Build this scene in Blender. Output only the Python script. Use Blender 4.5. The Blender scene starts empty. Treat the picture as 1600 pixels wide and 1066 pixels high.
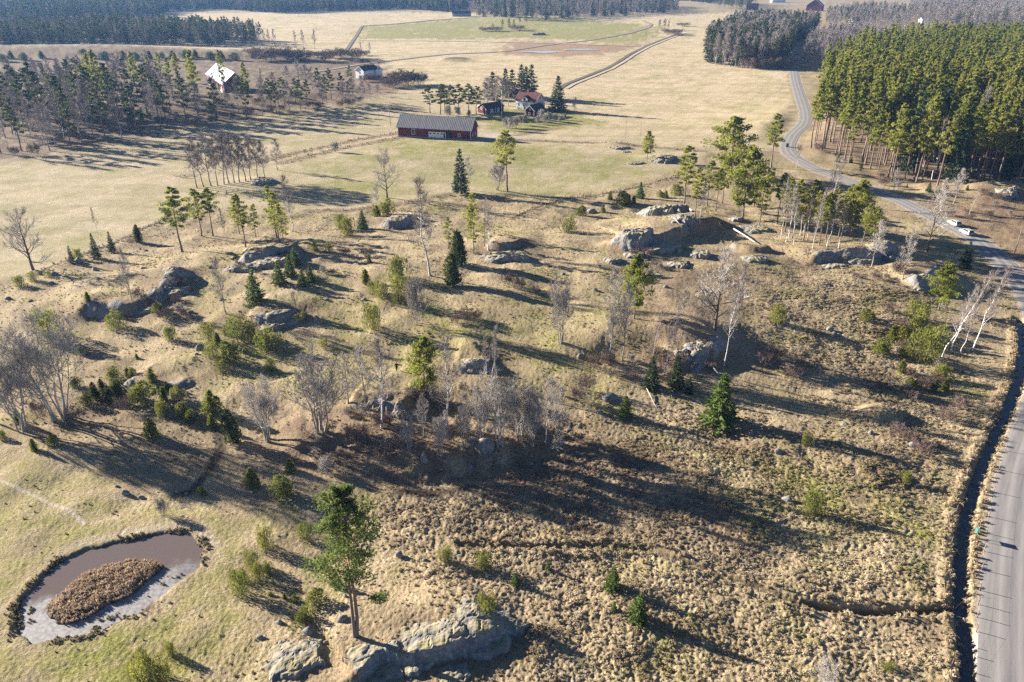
import bpy, bmesh, math, random
import numpy as np
from mathutils import Vector, Matrix

# ---------------------------------------------------------------- camera, light, exposure
S = bpy.context.scene
COL = S.collection
CAM_H, PITCH, FPX = 65.0, math.radians(26.1), 1200.0
cam_d = bpy.data.cameras.new("camera")
cam_d.sensor_width = 36.0
cam_d.lens = 36.0 * FPX / 1600.0
cam_d.clip_start = 1.0
cam_d.clip_end = 12000.0
cam = bpy.data.objects.new("camera", cam_d)
COL.objects.link(cam)
cam.location = (0, 0, CAM_H)
cam.rotation_euler = (math.pi / 2 - PITCH, 0, 0)
S.camera = cam

SUN_EL, SUN_AZ = math.radians(17.5), math.radians(-25.0)     # azimuth: the way the shadows fall in the ground plane
sun_dir = Vector((math.cos(SUN_AZ) * math.cos(SUN_EL), math.sin(SUN_AZ) * math.cos(SUN_EL), -math.sin(SUN_EL)))
W = bpy.data.worlds.new("World")
S.world = W
W.use_nodes = True
wn = W.node_tree
for n in list(wn.nodes):
    wn.nodes.remove(n)
sky = wn.nodes.new("ShaderNodeTexSky")
sky.sky_type = 'NISHITA'
sky.sun_disc = False
sky.sun_elevation = SUN_EL
sky.sun_rotation = math.atan2(-sun_dir.x, -sun_dir.y)          # measured from +Y towards +X
sky.air_density = 0.40
sky.dust_density = 0.05
sky.ozone_density = 2.0
bg = wn.nodes.new("ShaderNodeBackground")
bg.inputs[1].default_value = 0.05
wo = wn.nodes.new("ShaderNodeOutputWorld")
wn.links.new(sky.outputs[0], bg.inputs[0])
wn.links.new(bg.outputs[0], wo.inputs[0])
sun_d = bpy.data.lights.new("sun", 'SUN')
sun_d.energy = 5.0
sun_d.angle = math.radians(0.53)
sun_d.color = (1.0, 0.905, 0.78)
sun = bpy.data.objects.new("sun", sun_d)
COL.objects.link(sun)
sun.rotation_euler = sun_dir.to_track_quat('-Z', 'Y').to_euler()
S.view_settings.view_transform = 'Standard'
S.view_settings.look = 'None'
S.view_settings.gamma = 1.0
S.view_settings.use_curve_mapping = False
S.view_settings.exposure = 1.98
S.render.engine = 'CYCLES'
S.cycles.max_bounces = 5
S.cycles.diffuse_bounces = 2
S.cycles.glossy_bounces = 2
S.cycles.transmission_bounces = 3
S.cycles.volume_bounces = 0
S.cycles.use_denoising = False
S.cycles.use_adaptive_sampling = True
S.cycles.adaptive_threshold = 0.008

# ---------------------------------------------------------------- helpers: noise, geometry of the ground
RNG = np.random.default_rng(7)
rnd = random.Random(11)


def _hash(ix, iy, seed):
    h = (ix.astype(np.int64) * 374761393 + iy.astype(np.int64) * 668265263 + seed * 974711) & 0xffffffff
    h = ((h ^ (h >> 13)) * 1274126177) & 0xffffffff
    h = (h ^ (h >> 16))
    return h


def gnoise(x, y, seed=0):
    """gradient noise, about -0.7 to 0.7"""
    x = np.asarray(x, float); y = np.asarray(y, float)
    ix = np.floor(x); iy = np.floor(y)
    fx = x - ix; fy = y - iy
    u = fx * fx * fx * (fx * (fx * 6 - 15) + 10)
    v = fy * fy * fy * (fy * (fy * 6 - 15) + 10)

    def g(ox, oy):
        a = (_hash(ix + ox, iy + oy, seed) & 0xffff) * (2 * math.pi / 65536.0)
        return np.cos(a) * (fx - ox) + np.sin(a) * (fy - oy)
    n0 = g(0, 0) * (1 - u) + g(1, 0) * u
    n1 = g(0, 1) * (1 - u) + g(1, 1) * u
    return n0 * (1 - v) + n1 * v


def fbm(x, y, seed=0, oct=3):
    s = 0; a = 1.0
    for o in range(oct):
        s = s + a * gnoise(x * 2 ** o, y * 2 ** o, seed + o * 17)
        a *= 0.5
    return s


def sstep(a, b, x):
    t = np.clip((x - a) / (b - a), 0, 1)
    return t * t * (3 - 2 * t)


CP, SP = math.cos(PITCH), math.sin(PITCH)


def flat(px, py, z=0.0):
    """photograph pixel -> point on the level z"""
    u = (px - 800) / FPX; v = (533 - py) / FPX
    dz = -SP + v * CP
    t = (z - CAM_H) / min(dz, -0.012)
    return u * t, (CP + v * SP) * t


def flats(pts):
    return np.array([flat(*p) for p in pts])


def poly_dist(x, y, pl):
    """distance to an open polyline and position along it"""
    x = np.asarray(x, float); y = np.asarray(y, float)
    if x.ndim and x.size > 2000:
        far, db = _outside(x, y, pl)
        d = db.copy(); s_ = np.zeros(x.shape)
        k = ~far
        d[k], s_[k] = poly_dist_(x[k], y[k], pl)
        return d, s_
    return poly_dist_(x, y, pl)


def _outside(x, y, pl):
    """spots well away from an outline, and how far they are from its bounding box"""
    lo = np.min(pl, axis=0); hi = np.max(pl, axis=0)
    db = np.hypot(np.maximum(np.maximum(lo[0] - x, x - hi[0]), 0), np.maximum(np.maximum(lo[1] - y, y - hi[1]), 0))
    return db > 22 + 0.08 * np.hypot(x, y), db


def poly_dist_(x, y, pl):
    best = np.full(np.shape(x), 1e9); par = np.zeros(np.shape(x)); acc = 0.0
    for (ax, ay), (bx, by) in zip(pl[:-1], pl[1:]):
        dx, dy = bx - ax, by - ay
        L2 = dx * dx + dy * dy
        t = np.clip(((x - ax) * dx + (y - ay) * dy) / L2, 0, 1)
        d = np.hypot(x - ax - t * dx, y - ay - t * dy)
        L = math.sqrt(L2)
        m = d < best
        best = np.where(m, d, best); par = np.where(m, acc + t * L, par)
        acc += L
    return best, par


def sdf(x, y, poly):
    """signed distance to a closed polygon, negative inside"""
    x = np.asarray(x, float); y = np.asarray(y, float)
    if x.ndim and x.size > 2000:
        far, db = _outside(x, y, poly)
        d = db.copy(); k = ~far
        d[k] = sdf_(x[k], y[k], poly)
        return d
    return sdf_(x, y, poly)


def sdf_(x, y, poly):
    d = np.full(np.shape(x), 1e9); ins = np.zeros(np.shape(x), bool)
    n = len(poly)
    for i in range(n):
        ax, ay = poly[i]; bx, by = poly[(i + 1) % n]
        dx, dy = bx - ax, by - ay
        t = np.clip(((x - ax) * dx + (y - ay) * dy) / (dx * dx + dy * dy + 1e-9), 0, 1)
        d = np.minimum(d, np.hypot(x - ax - t * dx, y - ay - t * dy))
        c = ((ay > y) != (by > y)) & (x < (bx - ax) * (y - ay) / (by - ay + 1e-12) + ax)
        ins ^= c
    return np.where(ins, -d, d)


def smooth_line(pl, k=6):
    """Catmull-Rom through the points"""
    P = [np.array(p, float) for p in pl]
    P = [2 * P[0] - P[1]] + P + [2 * P[-1] - P[-2]]
    out = []
    for i in range(1, len(P) - 2):
        a, b, c, d = P[i - 1:i + 3]
        for j in range(k):
            t = j / k
            out.append(0.5 * ((2 * b) + (-a + c) * t + (2 * a - 5 * b + 4 * c - d) * t * t + (-a + 3 * b - 3 * c + d) * t ** 3))
    out.append(P[-2])
    return np.array(out)


ROAD = smooth_line(flats([(1590, 2100), (1580, 1500), (1578, 1250), (1576, 1066), (1577, 950), (1583, 850), (1594, 760), (1612, 690), (1634, 620), (1640, 560),
                          (1618, 480), (1580, 425), (1520, 372), (1450, 336), (1390, 307), (1320, 281), (1265, 260), (1232, 237),
                          (1238, 212), (1256, 194), (1258, 176), (1250, 150), (1243, 125), (1240, 100), (1248, 84)]), 5)
DITCH = smooth_line(flats([(1548, 2000), (1532, 1400), (1524, 1150), (1513, 1066), (1510, 1010), (1503, 960), (1500, 900), (1503, 850), (1512, 800), (1530, 740), (1551, 690),
                           (1574, 640), (1592, 590), (1599, 540), (1592, 500)]), 4)
DITCH2 = smooth_line(flats([(1494, 951), (1430, 955), (1340, 952), (1250, 941), (1180, 915), (1110, 893), (1050, 875), (1000, 858), (940, 854),
                            (860, 856), (780, 854), (720, 851)]), 3)


def zc(ox, oy, pts, s=3.8625):
    return [(ox + x / s, oy + y / s) for x, y in pts]


POND = flats(zc(0, 790, [(1165, 160), (1240, 250), (1210, 380), (1080, 470), (850, 650), (620, 755), (400, 815), (190, 835), (100, 790), (70, 650),
                         (130, 540), (230, 440), (330, 340), (460, 270), (600, 235), (750, 195), (960, 160), (1070, 148)]))
ISLE = flats(zc(0, 790, [(380, 705), (285, 640), (300, 590), (400, 510), (480, 425), (600, 375), (800, 325), (955, 332), (970, 370), (850, 470),
                         (770, 540), (640, 590), (500, 680)]))
# ground zones, traced as outlines on the ground
FIELD = flats([(-900, 470), (0, 440), (60, 425), (200, 371), (300, 322), (400, 332), (545, 332), (640, 318), (720, 303), (840, 303), (940, 300),
               (1010, 285), (1070, 262), (1110, 242), (1200, 236), (1218, 215), (1236, 190), (1232, 100), (1240, 70), (1240, 20), (-600, 20), (-1500, 60)])
WOODG = flats([(-900, 300), (0, 252), (60, 244), (170, 226), (300, 192), (400, 184), (500, 172), (590, 156), (640, 132), (580, 96), (400, 84), (0, 84), (-900, 90)])
WHEAT = flats([(560, 62), (565, 42), (640, 36), (760, 27), (1000, 38), (1035, 42), (1030, 48), (940, 63), (800, 60)])
WHEAT2 = flats([(900, 62), (1025, 50), (1030, 60), (1000, 68), (920, 69)])
LAWN = flats([(755, 184), (790, 172), (850, 172), (900, 176), (935, 190), (850, 204), (800, 208), (765, 203)])
YARD = flats([(752, 214), (765, 207), (785, 212), (800, 218), (790, 222), (757, 219)])
BARNG = flats([(615, 216), (735, 222), (800, 225), (900, 240), (840, 260), (720, 245), (620, 240)])
BROWN = flats([(800, 62), (930, 70), (1010, 70), (960, 84), (880, 90), (780, 84)])
CLEAR = flats([(1440, 318), (1600, 300), (1900, 330), (1900, 640), (1700, 560), (1640, 460), (1560, 385)])
PINEW = flats([(1262, 232), (1300, 247), (1340, 262), (1400, 285), (1470, 297), (1560, 296), (1760, 300), (2100, 260), (2000, 110), (1600, 92), (1440, 92),
               (1340, 108), (1285, 150), (1266, 190)])
LITTER = flats([(380, 690), (460, 640), (560, 640), (680, 640), (860, 640), (960, 660), (1080, 760), (1150, 830), (1000, 840), (860, 800), (700, 775), (560, 770), (430, 720)])
LITTER2 = flats([(1010, 440), (1160, 430), (1200, 480), (1150, 590), (1010, 600), (960, 540)])
LITTER3 = flats([(70, 610), (180, 585), (300, 650), (330, 720), (200, 740), (90, 690)])
GREEN1 = flats([(620, 990), (555, 940), (420, 1000), (330, 960), (300, 1010), (200, 1080), (640, 1090)])
MEADOW = flats([(-400, 720), (0, 680), (160, 730), (330, 790), (470, 800), (500, 880), (420, 960), (250, 1030), (150, 1090), (-400, 1100)])
GREENR = flats([(1120, 690), (1230, 700), (1330, 750), (1480, 790), (1500, 850), (1480, 900), (1400, 905), (1330, 860), (1230, 850), (1130, 780), (1060, 730)])
GREENM = flats([(120, 520), (300, 500), (430, 480), (600, 455), (760, 470), (900, 450), (1000, 520), (900, 600), (700, 600), (640, 650), (440, 640), (250, 600)])
DARKT = flats([(600, 800), (760, 780), (950, 800), (1150, 850), (1180, 900), (1010, 860), (860, 845), (700, 840)])
TUSS = flats([(620, 775), (760, 745), (900, 690), (1050, 640), (1160, 655), (1250, 690), (1320, 620), (1230, 560), (1180, 470), (1290, 425), (1420, 470), (1490, 600), (1520, 720), (1500, 800), (1495, 1090), (640, 1100), (860, 1060), (820, 965), (700, 900), (560, 830)])
FGREEN = flats([(470, 250), (620, 222), (800, 228), (1060, 262), (1000, 285), (840, 300), (640, 316), (520, 305)])

BUMPS = [  # pixel of the centre, half size across and in depth (m), height, power, steepening of the lee (right) side
    (800, 455, 85, 36, 4.2, 2, 1.0), (1050, 362, 17, 11, 1.8, 1, 1.3), (1370, 398, 22, 9, 1.6, 1, 1.4), (400, 412, 16, 8, 1.2, 1, 1.5),
    (262, 452, 13, 6, 2.2, 1, 1.6), (430, 500, 10, 6, 1.4, 1, 1.4), (150, 490, 13, 6, 1.6, 1, 1.4), (640, 615, 28, 8, 2.4, 1, 1.1),
    (1085, 540, 15, 8, 2.6, 1, 1.6), (1440, 436, 13, 7, 2.2, 1, 1.4), (690, 955, 9, 5, 0.8, 1, 1.2),
    (1376, 648, 3.6, 2.4, 1.3, 2, 1.0), (620, 345, 8, 5, 1.3, 1, 1.4), (790, 396, 8, 4, 1.3, 1, 1.4), (735, 566, 6, 4, 1.1, 1, 1.4),
    (230, 165, 110, 33, 5.0, 1, 1.0), (90, 84, 150, 40, 7.0, 1, 1.0), (690, 245, 70, 24, 1.6, 1, 1.0), (1560, 300, 18, 9, 3.6, 1, 1.3),
    (1500, 200, 90, 50, 3.0, 2, 1.0), (500, 160, 30, 14, 2.5, 1, 1.3), (405, 283, 7, 4, 1.2, 1, 1.2), (1035, 250, 9, 4, 1.3, 1, 1.4),
    (968, 228, 7, 3.5, 1.0, 1, 1.4), (860, 30, 90, 45, 4.0, 1, 1.0), (300, 575, 14, 5, 1.0, 1, 1.4), (900, 560, 10, 5, 1.0, 1, 1.3),
    (712, 94, 13, 5, 2.2, 2, 1.0),
]
_B = []
for px, py, a, b, A, p, k in BUMPS:
    cx, cy = flat(px, py)
    _B.append((cx, cy, a, b, A, p, k))


SCARPS = [  # top edge as pixels (the high ground lies behind or left of it), height, run of the high side, width of the drop
    ([(515, 1075), (560, 1066), (592, 1030), (640, 1036), (700, 1024), (755, 1004), (806, 982)], 1.2, 10, 1.0),
    ([(925, 402), (985, 412), (1018, 404), (1050, 384), (1095, 362), (1150, 352)], 2.2, 14, 2.2), ([(1130, 400), (1175, 412), (1205, 405)], 1.4, 8, 1.5),
    ([(420, 700), (500, 684), (600, 700), (665, 728), (740, 712), (800, 704), (885, 690)], 2.2, 9, 5.0), ([(1250, 428), (1300, 420), (1345, 420), (1388, 408), (1405, 396)], 2.4, 10, 2.0),
    ([(1415, 462), (1445, 455), (1462, 440)], 1.8, 8, 2.0), ([(95, 505), (150, 497), (215, 496), (268, 468), (300, 446)], 1.3, 9, 2.5), ([(370, 432), (430, 428), (478, 412)], 2.3, 9, 2.2),
    ([(380, 520), (435, 524), (472, 514)], 1.2, 6, 1.2), ([(1035, 580), (1085, 574), (1130, 552)], 1.2, 9, 2.5), ([(700, 596), (740, 598), (778, 588)], 1.2, 6, 1.5),
    ([(755, 412), (790, 414), (822, 402)], 1.3, 7, 1.3), ([(590, 354), (620, 357), (645, 348)], 1.2, 7, 1.3), ([(545, 645), (590, 652), (640, 662)], 1.6, 6, 2.0),
    ([(1140, 690), (1250, 702), (1350, 730), (1430, 760)], 0.8, 10, 5.0), ([(190, 600), (260, 612), (310, 600)], 1.0, 6, 2.0),
]
_S = [(smooth_line(flats(p), 4), A, run, dr) for p, A, run, dr in SCARPS]


def h_scarp(x, y, want_face=False):
    z = np.zeros(np.shape(x)); face = np.zeros(np.shape(x))
    for pl, A, run, dr in _S:
        lo = pl.min(0) - 3.2 * run; hi = pl.max(0) + 3.2 * run
        k = (x > lo[0]) & (x < hi[0]) & (y > lo[1]) & (y < hi[1])
        if not np.any(k):
            continue
        xx = np.atleast_1d(x)[k] if np.ndim(x) else np.atleast_1d(x)
        yy = np.atleast_1d(y)[k] if np.ndim(y) else np.atleast_1d(y)
        best = np.full(xx.shape, 1e9); sg = np.zeros(xx.shape); par = np.zeros(xx.shape); acc = 0.0
        for a, b in zip(pl[:-1], pl[1:]):
            dx, dy = b - a; L2 = dx * dx + dy * dy
            t = np.clip(((xx - a[0]) * dx + (yy - a[1]) * dy) / L2, 0, 1)
            ex = xx - a[0] - t * dx; ey = yy - a[1] - t * dy
            d = np.hypot(ex, ey); m = d < best
            best = np.where(m, d, best); sg = np.where(m, dx * ey - dy * ex, sg); par = np.where(m, acc + t * math.sqrt(L2), par)
            acc += math.sqrt(L2)
        s = np.where(sg > 0, best, -best)
        s = s + 0.7 * dr * 0.5 * gnoise(xx / 2.5, yy / 2.5, 91)
        end = np.minimum(par, acc - par) / (0.16 * acc)
        taper = sstep(0, 1, end) * np.exp(-np.where((par <= 0) | (par >= acc), best / 2.0, 0) ** 2)
        f = np.where(s > 0, np.exp(-(s / run) ** 2), 1 - sstep(0, dr, -s))
        z[k] += A * taper * f
        if want_face and dr < 2.6:
            face[k] = np.maximum(face[k], taper * sstep(-1.25 * dr, -0.7 * dr, s) * (1 - sstep(0.5, 1.6, s)))
    if want_face:
        return face
    return z


def h_large(x, y):
    z = np.zeros(np.shape(x))
    for cx, cy, a, b, A, p, k in _B:
        u = (x - cx) / a
        u = np.where(u > 0, u * k, u / k ** 0.4)
        v = (y - cy) / b
        v = np.where(v < 0, v * k ** 0.6, v)
        q = u * u + v * v
        z = z + A * np.exp(-(q ** p))
    z = z + 55.0 * sstep(1900, 4200, np.hypot(x, y))            # wooded hills towards the horizon
    return z


def rough_mask(x, y):
    """1 on the rough pasture, 0 on the mown fields"""
    return sstep(-1.5, 2.5, sdf(x, y, FIELD))


def h_smooth(x, y, want_mask=False):
    x = np.asarray(x, float); y = np.asarray(y, float)
    r = np.hypot(x, y)
    d_road, _ = poly_dist(x, y, ROAD)
    keep = sstep(4.5, 15, d_road)
    rm = rough_mask(x, y)
    near = (r < 700)
    z = h_large(x, y) + h_scarp(x, y)
    z = z + (0.15 + 0.85 * rm) * (0.80 * gnoise(x / 15, y / 15, 3) + 0.45 * gnoise(x / 5.5, y / 5.5, 4)) * near
    z = z + 0.9 * gnoise(x / 90, y / 90, 9) * sstep(100, 500, r)
    d_p = sdf(x, y, POND)
    z = z * keep * sstep(0.0, 7.0, d_p)
    dd, _ = poly_dist(x, y, DITCH)
    wob = 1 + 0.35 * gnoise(x / 2.2, y / 2.2, 21)
    z = z - 1.05 * (1 - sstep(0.25, 1.25 * wob, dd)) + 0.22 * np.exp(-((dd - 1.8) / 0.6) ** 2) * (d_road > 5.0)
    d2, s2 = poly_dist(x, y, DITCH2)
    dep = 0.42 + 0.20 * (1 - sstep(14, 34, s2))
    z = z - dep * (1 - sstep(0.12, 0.6 * wob + 0.3 * (1 - sstep(5, 26, s2)), d2)) + 0.18 * np.exp(-((d2 - 1.2) / 0.5) ** 2)
    # the pond and its island
    wob2 = 0.55 * gnoise(x / 1.3, y / 1.3, 31) + 0.3 * gnoise(x / 0.5, y / 0.5, 32)
    d_i = sdf(x, y, ISLE)
    bowl = (1 - sstep(-1.1, 0.15, d_p + wob2)) * sstep(-0.3, 0.7, d_i + wob2)
    z = z - 0.75 * bowl
    return z


GX0, GX1, GY0, GY1, GS = -300.0, 320.0, 45.0, 430.0, 0.6
_gx = np.arange(GX0, GX1, GS); _gy = np.arange(GY0, GY1, GS)
_HG = h_smooth(*np.meshgrid(_gx, _gy))


def hz(x, y):
    if GX0 < x < GX1 - 2 * GS and GY0 < y < GY1 - 2 * GS:
        fx = (x - GX0) / GS; fy = (y - GY0) / GS
        i = int(fx); j = int(fy); fx -= i; fy -= j
        return float((_HG[j, i] * (1 - fx) + _HG[j, i + 1] * fx) * (1 - fy) + (_HG[j + 1, i] * (1 - fx) + _HG[j + 1, i + 1] * fx) * fy)
    return float(h_smooth(np.array([x]), np.array([y]))[0])


def at(px, py):
    """photograph pixel -> point on the ground"""
    z = 0.0
    for _ in range(14):
        x, y = flat(px, py, z)
        z += 0.6 * (hz(x, y) - z)
    return Vector((x, y, hz(x, y)))


def height_to(p, py):
    """how tall a thing standing at p is when its top shows at pixel row py"""
    v = (533 - py) / FPX
    return max(0.3, p.y * (v * CP - SP) / (CP + v * SP) + CAM_H - p.z)


def mpp(p):
    """metres per photograph pixel at p"""
    return (p.y * CP - (p.z - CAM_H) * SP) / FPX


# ---------------------------------------------------------------- helpers: meshes and materials
class MB:
    def __init__(s):
        s.v = []; s.f = []; s.t = []; s.tint = 1.0

    def tri(s, a, b, c):
        i = len(s.v); s.v += [a, b, c]; s.f.append((i, i + 1, i + 2)); s.t += [s.tint] * 3

    def quad(s, a, b, c, d):
        i = len(s.v); s.v += [a, b, c, d]; s.f.append((i, i + 1, i + 2, i + 3)); s.t += [s.tint] * 4

    def box(s, x0, x1, y0, y1, z0, z1):
        i = len(s.v)
        s.v += [(x0, y0, z0), (x1, y0, z0), (x1, y1, z0), (x0, y1, z0), (x0, y0, z1), (x1, y0, z1), (x1, y1, z1), (x0, y1, z1)]
        s.t += [s.tint] * 8
        for q in ((0, 3, 2, 1), (4, 5, 6, 7), (0, 1, 5, 4), (1, 2, 6, 5), (2, 3, 7, 6), (3, 0, 4, 7)):
            s.f.append(tuple(i + k for k in q))

    def prism(s, pts, axis, lo, hi):
        """a polygon pushed along an axis ('x' or 'y'); pts are the two other coordinates"""
        i = len(s.v); n = len(pts)
        for w in (lo, hi):
            for a, b in pts:
                s.v.append((w, a, b) if axis == 'x' else (a, w, b))
        s.t += [s.tint] * (2 * n)
        s.f.append(tuple(i + k for k in range(n))[::-1]); s.f.append(tuple(i + n + k for k in range(n)))
        for k in range(n):
            k2 = (k + 1) % n
            s.f.append((i + k, i + k2, i + n + k2, i + n + k))

    def tube(s, pts, rad, n=5, cap=False):
        i0 = len(s.v)
        P = [Vector(p) for p in pts]
        up = Vector((0.13, 0.31, 0.94))
        for k, p in enumerate(P):
            d = (P[min(k + 1, len(P) - 1)] - P[max(k - 1, 0)])
            if d.length < 1e-6:
                d = Vector((0, 0, 1))
            d.normalize()
            a = d.cross(up)
            if a.length < 0.15:
                a = d.cross(Vector((1, 0, 0.2)))
            a.normalize(); b = d.cross(a)
            for j in range(n):
                w = 2 * math.pi * j / n
                q = p + (a * math.cos(w) + b * math.sin(w)) * rad[k]
                s.v.append((q.x, q.y, q.z)); s.t.append(s.tint)
        for k in range(len(P) - 1):
            for j in range(n):
                j2 = (j + 1) % n
                s.f.append((i0 + k * n + j, i0 + k * n + j2, i0 + (k + 1) * n + j2, i0 + (k + 1) * n + j))
        if cap:
            m = len(P) - 1
            s.f.append(tuple(i0 + m * n + j for j in range(n)))
            s.f.append(tuple(i0 + j for j in range(n))[::-1])

    def mesh(s, name, mat, smooth=False):
        me = bpy.data.meshes.new(name)
        me.from_pydata([tuple(p) for p in s.v], [], s.f)
        at_ = me.attributes.new("tint", 'FLOAT', 'POINT')
        at_.data.foreach_set("value", np.array(s.t, np.float32))
        if smooth:
            me.polygons.foreach_set("use_smooth", np.ones(len(me.polygons), bool))
        me.materials.append(mat)
        me.update()
        return me

    def build(s, name, mat, parent=None, smooth=False):
        return link(name, s.mesh(name, mat, smooth), parent)


def link(name, me, parent=None):
    o = bpy.data.objects.new(name, me)
    COL.objects.link(o)
    if parent is not None:
        o.parent = parent
    return o


def tag(o, label=None, cat=None, group=None, kind=None):
    if label: o["label"] = label
    if cat: o["category"] = cat
    if group: o["group"] = group
    if kind: o["kind"] = kind
    return o


def empty(name, loc, rz=0.0, label=None, cat=None, group=None):
    o = bpy.data.objects.new(name, None)
    o.empty_display_size = 0.3
    COL.objects.link(o)
    o.location = loc; o.rotation_euler = (0, 0, rz)
    return tag(o, label, cat, group)


class NT:
    """a small node-tree writer"""
    def __init__(s, name):
        s.m = bpy.data.materials.new(name); s.m.use_nodes = True
        s.t = s.m.node_tree
        for n in list(s.t.nodes):
            s.t.nodes.remove(n)
        s.out = s.t.nodes.new("ShaderNodeOutputMaterial")

    def n(s, typ, **kw):
        q = s.t.nodes.new(typ)
        for k, v in kw.items():
            if k.startswith("i_"):
                k = k[2:]
                k = int(k) if k.isdigit() else k.replace("_", " ")
                if hasattr(v, "is_output"):
                    s.t.links.new(v, q.inputs[k])
                else:
                    q.inputs[k].default_value = v
            else:
                setattr(q, k, v)
        return q

    def noise(s, vec, scale, detail=3, rough=0.55, dist=0.0):
        return s.n("ShaderNodeTexNoise", i_Vector=vec, i_Scale=scale, i_Detail=detail, i_Roughness=rough, i_Distortion=dist).outputs[0]

    def ramp(s, fac, lo, hi):
        return s.n("ShaderNodeMapRange", i_0=fac, i_1=lo, i_2=hi, i_3=0.0, i_4=1.0, clamp=True).outputs[0]

    def mix(s, fac, a, b, mode='MIX'):
        q = s.n("ShaderNodeMix", data_type='RGBA', blend_type=mode)
        for k, v in ((0, fac), (6, a), (7, b)):
            if hasattr(v, "is_output"):
                s.t.links.new(v, q.inputs[k])
            else:
                q.inputs[k].default_value = v if k == 0 or len(v) == 4 else (*v, 1)
        return q.outputs[2]

    def math(s, op, a, b=0.0):
        q = s.n("ShaderNodeMath", operation=op)
        for k, v in ((0, a), (1, b)):
            if hasattr(v, "is_output"):
                s.t.links.new(v, q.inputs[k])
            else:
                q.inputs[k].default_value = v
        return q.outputs[0]

    def attr(s, name):
        return s.n("ShaderNodeAttribute", attribute_name=name)

    def finish(s, col, rough=0.85, bump=None, bstr=0.3, bdist=0.05, metal=0.0, spec=0.3, trans=0.0, tcol=None):
        b = s.n("ShaderNodeBsdfPrincipled", i_Metallic=metal)
        b.inputs["Specular IOR Level"].default_value = spec
        for k, v in (("Base Color", col), ("Roughness", rough)):
            if hasattr(v, "is_output"):
                s.t.links.new(v, b.inputs[k])
            else:
                b.inputs[k].default_value = v if not isinstance(v, tuple) or len(v) == 4 else (*v, 1)
        if bump is not None:
            bp = s.n("ShaderNodeBump", i_Strength=bstr, i_Distance=bdist, i_Height=bump)
            s.t.links.new(bp.outputs[0], b.inputs["Normal"])
        o = b.outputs[0]
        if trans > 0:
            tr = s.n("ShaderNodeBsdfTranslucent")
            src = tcol if tcol is not None else col
            if hasattr(src, "is_output"):
                s.t.links.new(src, tr.inputs[0])
            else:
                tr.inputs[0].default_value = (*src, 1)
            mx = s.n("ShaderNodeMixShader", i_0=trans, i_1=o, i_2=tr.outputs[0])
            o = mx.outputs[0]
        s.t.links.new(o, s.out.inputs[0])
        return s.m

    @property
    def pos(s):
        return s.n("ShaderNodeNewGeometry").outputs["Position"]

    @property
    def obj(s):
        return s.n("ShaderNodeTexCoord").outputs["Object"]

    @property
    def rand(s):
        return s.n("ShaderNodeObjectInfo").outputs["Random"]


def m_plain(name, col, rough=0.7, var=0.15, scale=3.0, metal=0.0, spec=0.3, bump=0.0):
    t = NT(name)
    nz = t.noise(t.obj, scale, 4)
    c = t.mix(nz, tuple(v * (1 - var) for v in col), tuple(min(1, v * (1 + var)) for v in col))
    return t.finish(c, rough, nz if bump else None, bump, 0.03, metal, spec)


def m_leaf(name, a, b, trans=0.25, bright=1.0):
    """needle foliage: colour varies from tree to tree and from clump to clump"""
    t = NT(name)
    f = t.rand
    c = t.mix(f, tuple(v * bright for v in a), tuple(v * bright for v in b))
    k = t.attr("tint").outputs["Fac"]
    kk = t.n("ShaderNodeCombineColor", i_0=k, i_1=k, i_2=k).outputs[0]
    c = t.mix(1.0, c, kk, 'MULTIPLY')
    return t.finish(c, 0.7, spec=0.25, trans=trans)


def m_bark(name, a, b, scale=6.0, zs=0.4, vary=True):
    t = NT(name)
    mp = t.n("ShaderNodeMapping", i_Vector=t.obj)
    mp.inputs["Scale"].default_value = (1, 1, zs)
    nz = t.noise(mp.outputs[0], scale, 4, 0.6)
    c = t.mix(t.ramp(nz, 0.35, 0.65), a, b)
    if vary:
        r = t.n("ShaderNodeMapRange", i_0=t.rand, i_3=0.8, i_4=1.2).outputs[0]
        kk = t.n("ShaderNodeCombineColor", i_0=r, i_1=r, i_2=r).outputs[0]
        c = t.mix(1.0, c, kk, 'MULTIPLY')
    return t.finish(c, 0.9, nz, 0.5, 0.04, spec=0.15)


M = {}
M['pine'] = m_leaf("pine_needles", (0.205, 0.235, 0.036), (0.310, 0.305, 0.060), 0.45)
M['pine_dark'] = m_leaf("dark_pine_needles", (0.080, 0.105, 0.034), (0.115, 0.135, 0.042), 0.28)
M['pine_hero'] = m_leaf("tall_pine_needles", (0.130, 0.170, 0.040), (0.130, 0.170, 0.040), 0.42)
M['spruce'] = m_leaf("spruce_needles", (0.095, 0.145, 0.024), (0.140, 0.180, 0.034), 0.3)
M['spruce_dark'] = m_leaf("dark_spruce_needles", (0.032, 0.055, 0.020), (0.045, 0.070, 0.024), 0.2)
M['juniper'] = m_leaf("juniper_needles", (0.145, 0.172, 0.030), (0.240, 0.238, 0.050), 0.38)
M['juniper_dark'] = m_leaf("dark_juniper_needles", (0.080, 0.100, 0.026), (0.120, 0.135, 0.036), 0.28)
M['bark_grey'] = m_bark("grey_bark", (0.24, 0.215, 0.185), (0.42, 0.385, 0.345))
M['bark_dark'] = m_bark("dark_bark", (0.09, 0.075, 0.06), (0.17, 0.14, 0.12))
M['bark_birch'] = m_bark("birch_bark", (0.38, 0.35, 0.33), (0.80, 0.77, 0.73), 3.0, 2.5)
M['dead_wood'] = m_bark("dead_wood", (0.34, 0.29, 0.24), (0.55, 0.49, 0.42), 5.0, 0.3)
M['twig_birch'] = m_bark("birch_twigs", (0.23, 0.195, 0.172), (0.36, 0.318, 0.288))
M['twig_grey'] = m_bark("grey_twigs", (0.31, 0.28, 0.245), (0.47, 0.435, 0.39))
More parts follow.
